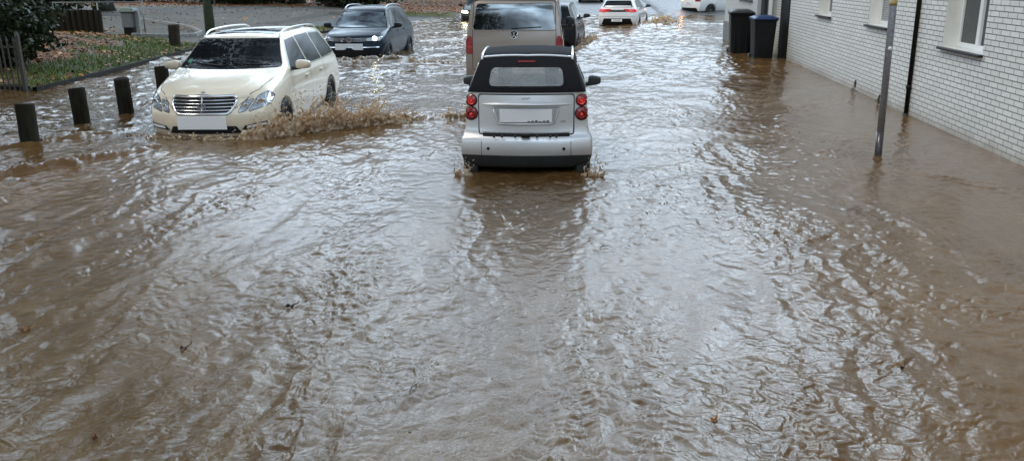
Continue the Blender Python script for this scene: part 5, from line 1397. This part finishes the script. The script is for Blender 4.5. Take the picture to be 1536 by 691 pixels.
splash('bow_wave_spray', 'low muddy wave rolling in front of the dark blue family car', [(-7.3, 23.7), (-6.5, 23.45), (-5.7, 23.6), (-5.2, 24.2)], [.04, .10, .12, .16], .16, (.2, -.97), 1000, 10, .02, .05, 60)
splash('bow_wave_spray', 'broken brown ridge of water across the lane, between the dark family car and the minivan', [(-5.2, 23.6), (-4.6, 23.0), (-3.9, 22.9), (-3.2, 23.3)], [.04, .14, .12, .05], .16, (.1, -.97), 900, 12, .02, .05, 60)
splash('wheel_spray', 'small white splash at the foot of the leaning wooden post', [(-7.9, 12.82), (-7.75, 12.8), (-7.65, 12.95)], [.02, .06, .03], .05, (.7, -.5), 220, 11, .009, .022, 25)

# ---------------------------------------------------------------- leaves and twigs drifting on the flood
def floater(x, y, rz, s, col, label, kind='leaf'):
    z = float(water_h(np.array([[x]]), np.array([[y]]))[0, 0]) + .008
    s *= .68
    m = simple('drift_' + kind, col, .4, 0, 60, .4)
    bm = bmesh.new()
    if kind == 'leaf':
        n = 30; ring = []
        for i in range(n):
            a = 2 * math.pi * i / n; r = s * (.62 + .30 * abs(math.cos(2.5 * a)) ** .7) * (.9 + .1 * math.sin(9 * a)); ring.append(bm.verts.new((r * math.cos(a) * 1.15, r * math.sin(a) * .75, .012 * math.cos(3 * a) + s * .22 * math.cos(a) ** 2)))
        cv = bm.verts.new((0, 0, 0))
        for i in range(n): bm.faces.new((cv, ring[i], ring[(i + 1) % n]))
        bmesh.ops.solidify(bm, geom=bm.faces[:], thickness=.002)
        add_tube(bm, [(s * .7, 0, .01), (s * 1.25, s * .15, .012), (s * 1.7, s * .5, .03)], .003, 5)
    else: add_tube(bm, [(-s, 0, 0), (0, s * .12, .008), (s, -s * .1, .004)], .004, 5)
    o = from_bm('floating_' + kind, bm, m, None, False); o.location = (x, y, z); o.rotation_euler = (0, 0, rz)
    tag(o, label, kind, 'leaves and twigs drifting on the water')
for a in [(-2.08, 5.55, .3, .055, (.035, .012, .010, 1), 'dark red-brown leaf floating left of the middle'),
          (-2.53, 4.84, .5, .042, (.16, .05, .018, 1), 'curled brown leaf with an upright stalk floating at the lower left'),
          (-3.68, 4.99, .1, .05, (.34, .17, .045, 1), 'yellow-brown leaf floating near the left edge'),
          (.67, 4.10, .9, .042, (.55, .24, .05, 1), 'orange leaf floating at the bottom, right of the middle'),
          (-2.47, 3.71, 1.9, .03, (.22, .07, .02, 1), 'small russet leaf floating in the bottom left corner'),
          (1.85, 4.82, .4, .02, (.05, .03, .02, 1), 'tiny dark leaf floating on the brown water at the lower right'),
          (-.55, 11.11, .4, .03, (.03, .02, .014, 1), 'dark leaf scrap just behind the silver two-seater'),
          (-2.85, 10.92, 2.0, .035, (.04, .025, .018, 1), 'dark leaf floating below the brown bow wave')]:
    floater(*a)
floater(-.97, 4.38, 1.4, .07, (.03, .02, .012, 1), 'thin dark twig floating upright at the bottom middle', 'twig')
floater(.14, 7.08, .6, .06, (.05, .025, .016, 1), 'dark twig floating below the silver two-seater, right of the middle', 'twig')
def weed(x, y, h, label, seed, dead=False):
    rng = np.random.default_rng(seed); n = 90
    t = rng.uniform(0, 1, n); sp = .10 * h * (1.1 - t) * 4
    P = np.stack([x - np.abs(rng.normal(0, 1, n)) * sp * .5, y + rng.normal(0, 1, n) * sp * .6, h * t], -1)
    V, F = quads(P, .018, rng); o = from_np('wall_weed', V, F, leaf_mat('weed', [(0, (.03, .025, .012, 1)), (1, (.08, .06, .03, 1))]) if dead else leaf_mat('weed_green', [(0, (.02, .03, .01, 1)), (1, (.06, .08, .03, 1))]), None, False)
    tag(o, label, 'weed', 'weeds at the foot of the brick wall')
weed(5.06, 17.2, .24, 'brown tuft of dead weed at the foot of the white wall, taller of the two', 1, True)
weed(5.08, 15.8, .15, 'small green weed at the foot of the white wall, nearer the downpipe', 2)

def debris():
    rng = np.random.default_rng(21); n = 110
    y = 3.6 + 12 * rng.uniform(0, 1, n) ** 1.5; x = rng.uniform(-.55, .42, n) * y * 1.1 - .1 * y + .3; k = (x < 4.9) & (x > -7.4) & ~((np.abs(x + .7) < 1) & (y > 9.4)) & ~((x < -4.5) & (y > 11.5)); x, y = x[k], y[k]
    z = water_h(x[None], y[None])[0] + .006
    V, F = quads(np.stack([x, y, z], -1), .011, rng, True, .5)
    o = from_np('floating_debris', V, F, leaf_mat('debris', [(0, (.02, .012, .008, 1)), (.8, (.07, .035, .018, 1)), (1, (.35, .18, .06, 1))]), None, False); tag(o, 'tiny leaf scraps and bits scattered over the muddy water', 'debris', kind='stuff')
debris()
